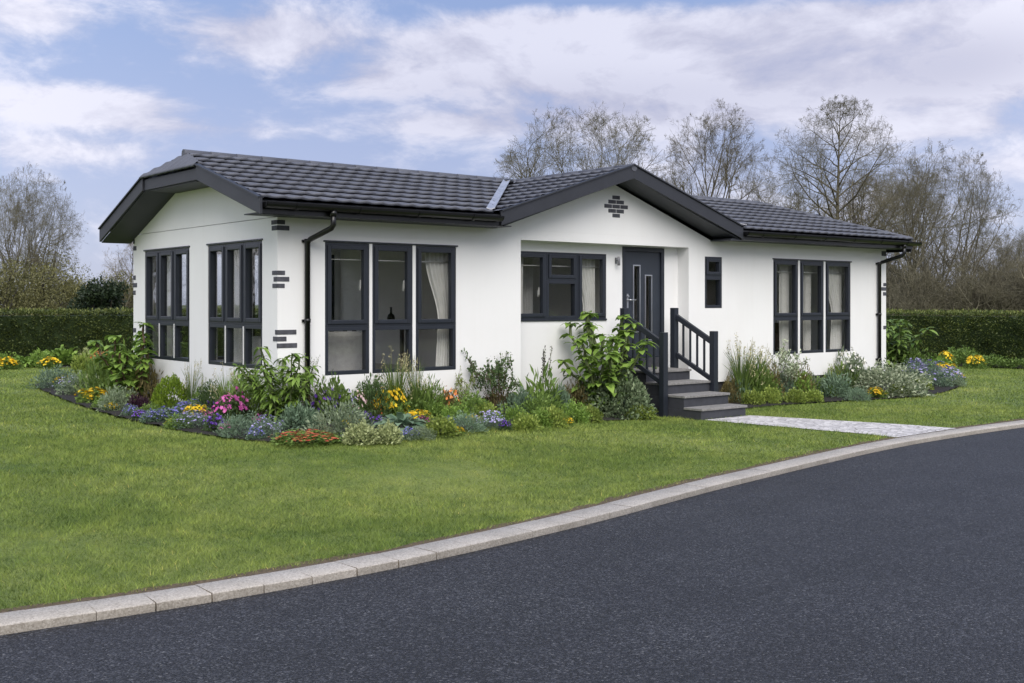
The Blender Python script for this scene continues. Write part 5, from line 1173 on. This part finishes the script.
def tree(key, u, Z, label, s=1.0, rot=None, name='bare_tree', group='bare trees beyond the hedges', sz=None, zb=-0.12):
    x, y = far(u, Z); o = empty(name, (x, y, zb), random.uniform(0, 6.28) if rot is None else rot); o.scale = (s, s, sz or s); tag(o, label, 'tree', group)
    for nm, me in TREES[key]: link(bpy.data.objects.new(nm, me), o)
    return o
def trees():
    tree_kind('oak', 'bark', 'twig_olive', ('leaf_olive', 3500, 0.04), seed=3, H=7.5, spread=5.6, levels=5, n1=15, clear=0.20, kids=(9, 7, 5, 3), angle=0.85, lift=0.30, rad=0.24, twig=0.0042, env=(4.6, 4.6, 5.4))
    tree_kind('round', 'bark', 'twig', ('leaf_olive', 2200, 0.04), seed=5, H=11.5, spread=4.2, levels=5, n1=18, clear=0.24, kids=(8, 6, 5, 3), angle=0.78, lift=0.34, rad=0.20, twig=0.0042, env=(6.2, 3.0, 5.6))
    tree_kind('layer', 'bark', 'twig_olive', ('leaf_olive', 2200, 0.04), seed=8, H=10.6, spread=5.2, levels=4, n1=36, clear=0.22, kids=(9, 8, 5), angle=1.22, lift=0.13, rad=0.18, straight=True, twig=0.0042, env=(4.5, 4.4, 6.0))
    tree_kind('fan', 'bark', 'twig_olive', ('leaf_olive', 2200, 0.04), seed=13, H=7.5, spread=4.8, levels=5, n1=11, clear=0.08, kids=(7, 6, 4, 3), angle=0.95, lift=0.26, rad=0.15, multi=3, lean=0.45, twig=0.0042, env=(3.0, 4.6, 5.4))
    tree_kind('slim', 'bark', 'twig_olive', ('leaf_olive', 1600, 0.04), seed=17, H=9.0, spread=3.0, levels=5, n1=14, clear=0.2, kids=(7, 5, 5, 3), angle=0.75, lift=0.33, rad=0.12, twig=0.0042, env=(4.6, 2.5, 5.0))
    tree_kind('sparse', 'bark_dark', 'twig_brown', seed=23, H=10.5, spread=3.8, levels=4, n1=20, clear=0.36, kids=(8, 7, 5), angle=0.95, lift=0.22, rad=0.18, straight=True, twig=0.0042, env=(5.6, 3.2, 5.2))
    T = tree
    T('oak', 592, 52, 'wide spreading bare oak rising behind the roof left of the porch gable', 1.14, 2.2, sz=1.12)
    T('fan', 655, 60, 'low bare tree half hidden behind the right slope of the porch gable', 0.8, sz=1.08)
    T('round', 716, 50, 'rounded bare tree standing alone above the right roof ridge', 0.9, 0.4, sz=0.93)
    T('slim', 768, 55, 'small slim bare tree between the rounded tree and the layered one', 0.95, sz=0.98)
    T('layer', 838, 47, 'tall bare tree with level layered branches above the right roof end', 0.88, sz=1.0)
    T('sparse', 856, 50, 'dark trunked bare tree just right of the layered tree', 0.85, sz=0.72)
    T('sparse', 876, 53, 'leaning dark bare tree behind the right gutter end', 0.74, 2.0)
    T('fan', 938, 42, 'broad many stemmed bare tree spreading over the right hedge', 0.74, 0.6, sz=0.93)
    T('round', 905, 60, 'bare tree behind the many stemmed tree, nearer the house', 0.82, 1.1)
    T('slim', 972, 50, 'slim bare tree right of the many stemmed tree', 0.72)
    T('fan', 1010, 56, 'bare tree over the hedge at the right picture edge', 0.66, 3.0)
    T('oak', 1050, 60, 'bare oak mostly outside the right picture edge', 0.62, 2.0)
    T('fan', 28, 40, 'tall fan shaped bare tree over the left hedge', 0.52, 1.9, sz=0.80)
    T('slim', 2, 44, 'slim bare tree at the left picture edge', 0.62, 4.0)
    T('fan', 70, 52, 'low bushy bare tree right of the tall fan shaped one on the left', 0.36, 5.0)
    T('sparse', 128, 50, 'thin bare tree rising beside the back corner of the gable', 0.44, 1.0)
    # more of the same wood to the left of the picture, seen in the gable windows
    for u, Z, k, s in ((-160, 44, 'oak', 0.75), (-330, 50, 'round', 0.85), (-560, 46, 'fan', 0.9), (-800, 44, 'oak', 0.8), (-1150, 42, 'round', 0.8), (-1700, 46, 'fan', 0.9)):
        T(k, u, Z, 'bare tree mirrored in the gable windows', s, group='trees mirrored in the gable windows')
    # evergreen and olive bushes on the left
    def bush(name, u, Z, w, h, mat, n, L, label, seed, cat='bush', cl=24):
        rng = np.random.default_rng(seed); x, y = far(u, Z); o = tag(empty(name, (x, y, -0.12)), label, cat, 'bushes beyond the hedges'); parts, S0, S1 = [], [], []
        for c in range(cl):
            a = rng.uniform(0, 2*PI); rr = w/2*math.sqrt(rng.random())*0.8; hz = h*rng.uniform(0.25, 0.88)*(1-0.45*(rr/(w/2))**2); ctr = np.array([math.cos(a)*rr, math.sin(a)*rr, hz]); m = n//cl
            R = w*rng.uniform(0.12, 0.24); P = ctr+unit(rng.normal(0, 1, (m, 3)))*(R*rng.random(m)**0.4)[:, None]*np.array([1, 1, 0.7]); P[:, 2] = np.maximum(P[:, 2], 0.05)
            parts.append(leaves(P, rng.normal(0, 1, (m, 3))+np.array([0, 0, 0.5]), L*rng.uniform(0.6, 1.3, m), L*0.42, np.clip(rng.normal(rng.uniform(0.3, 0.65), 0.2, m), 0, 1), rng))
            S0.append((0, 0, 0)); S1.append(tuple(ctr))
        st = stems_mesh('stems', S0, S1, 0.05, 0.02, 4); st.materials.append(MATS['bark_dark']); link(bpy.data.objects.new('stems', st), o)
        mobj('crown', arr_mesh('crown', *merge(parts)), mat, o)
    bush('evergreen_tree', 106, 36, 1.9, 3.35, 'leaf_pine', 5200, 0.16, 'dark evergreen tree over the left hedge beside the house', 41, 'tree', 30)
    bush('evergreen_tree', 90, 37, 1.7, 2.7, 'leaf_pine', 3800, 0.16, 'lower dark evergreen left of the taller one behind the hedge', 42, 'tree', 24)
    for i, (u, Z, w, h, lb) in enumerate([(-8, 36, 3.0, 2.9, 'olive bush over the left hedge at the left picture edge'), (22, 38, 3.2, 2.6, 'olive bush under the tall fan shaped tree on the left'), (50, 39, 3.0, 3.0, 'olive bush over the middle of the left hedge'),
                                          (74, 41, 2.8, 2.5, 'olive bush between fan shaped tree and dark evergreens'), (119, 43, 2.4, 2.6, 'olive bush close to the back corner of the house'), (36, 46, 3.4, 3.6, 'tall olive bush behind the others over the left hedge')]):
        bush('olive_bush', u, Z, w*1.25, h*1.3, 'leaf_olive', 8000, 0.095, lb, 50+i)
    # tangled understorey of the wood: far off mass of bare stems
    parts = []
    protos_ = [grow(seed=60+i, H=4.5, spread=2.3, levels=3, n1=9, clear=0.06, kids=(8, 6), angle=0.9, lift=0.28, rad=0.05, multi=4, lean=0.5, twig=0.008) for i in range(3)]
    rng = random.Random(9); spots = [(rng.uniform(872, 1075), rng.uniform(38, 62), rng.uniform(0.6, 1.0)) for _ in range(44)]+[(rng.uniform(-40, 135), rng.uniform(42, 60), rng.uniform(0.45, 0.7)) for _ in range(22)]+[(rng.uniform(-2200, -60), rng.uniform(36, 46), 0.6) for _ in range(14)]
    for u, Z, s in spots:
        x, y = far(u, Z); a = rng.uniform(0, 6.28); R = np.array([[math.cos(a), -math.sin(a), 0], [math.sin(a), math.cos(a), 0], [0, 0, 1]])
        for V, F, t in protos_[rng.randrange(3)]: parts.append(((V*s) @ R.T+np.array([x, y, -0.12]), F, t[:len(F)]))
    V = []; quads = []; o = 0
    for v, f, t in parts: V.append(v); quads.append(f+o); o += len(v)
    tag(mobj('undergrowth', arr_mesh('undergrowth', np.concatenate(V), np.concatenate(quads)), 'twig_olive'), 'tangled brown undergrowth of bare stems behind the hedges', 'undergrowth', kind='stuff')
trees()
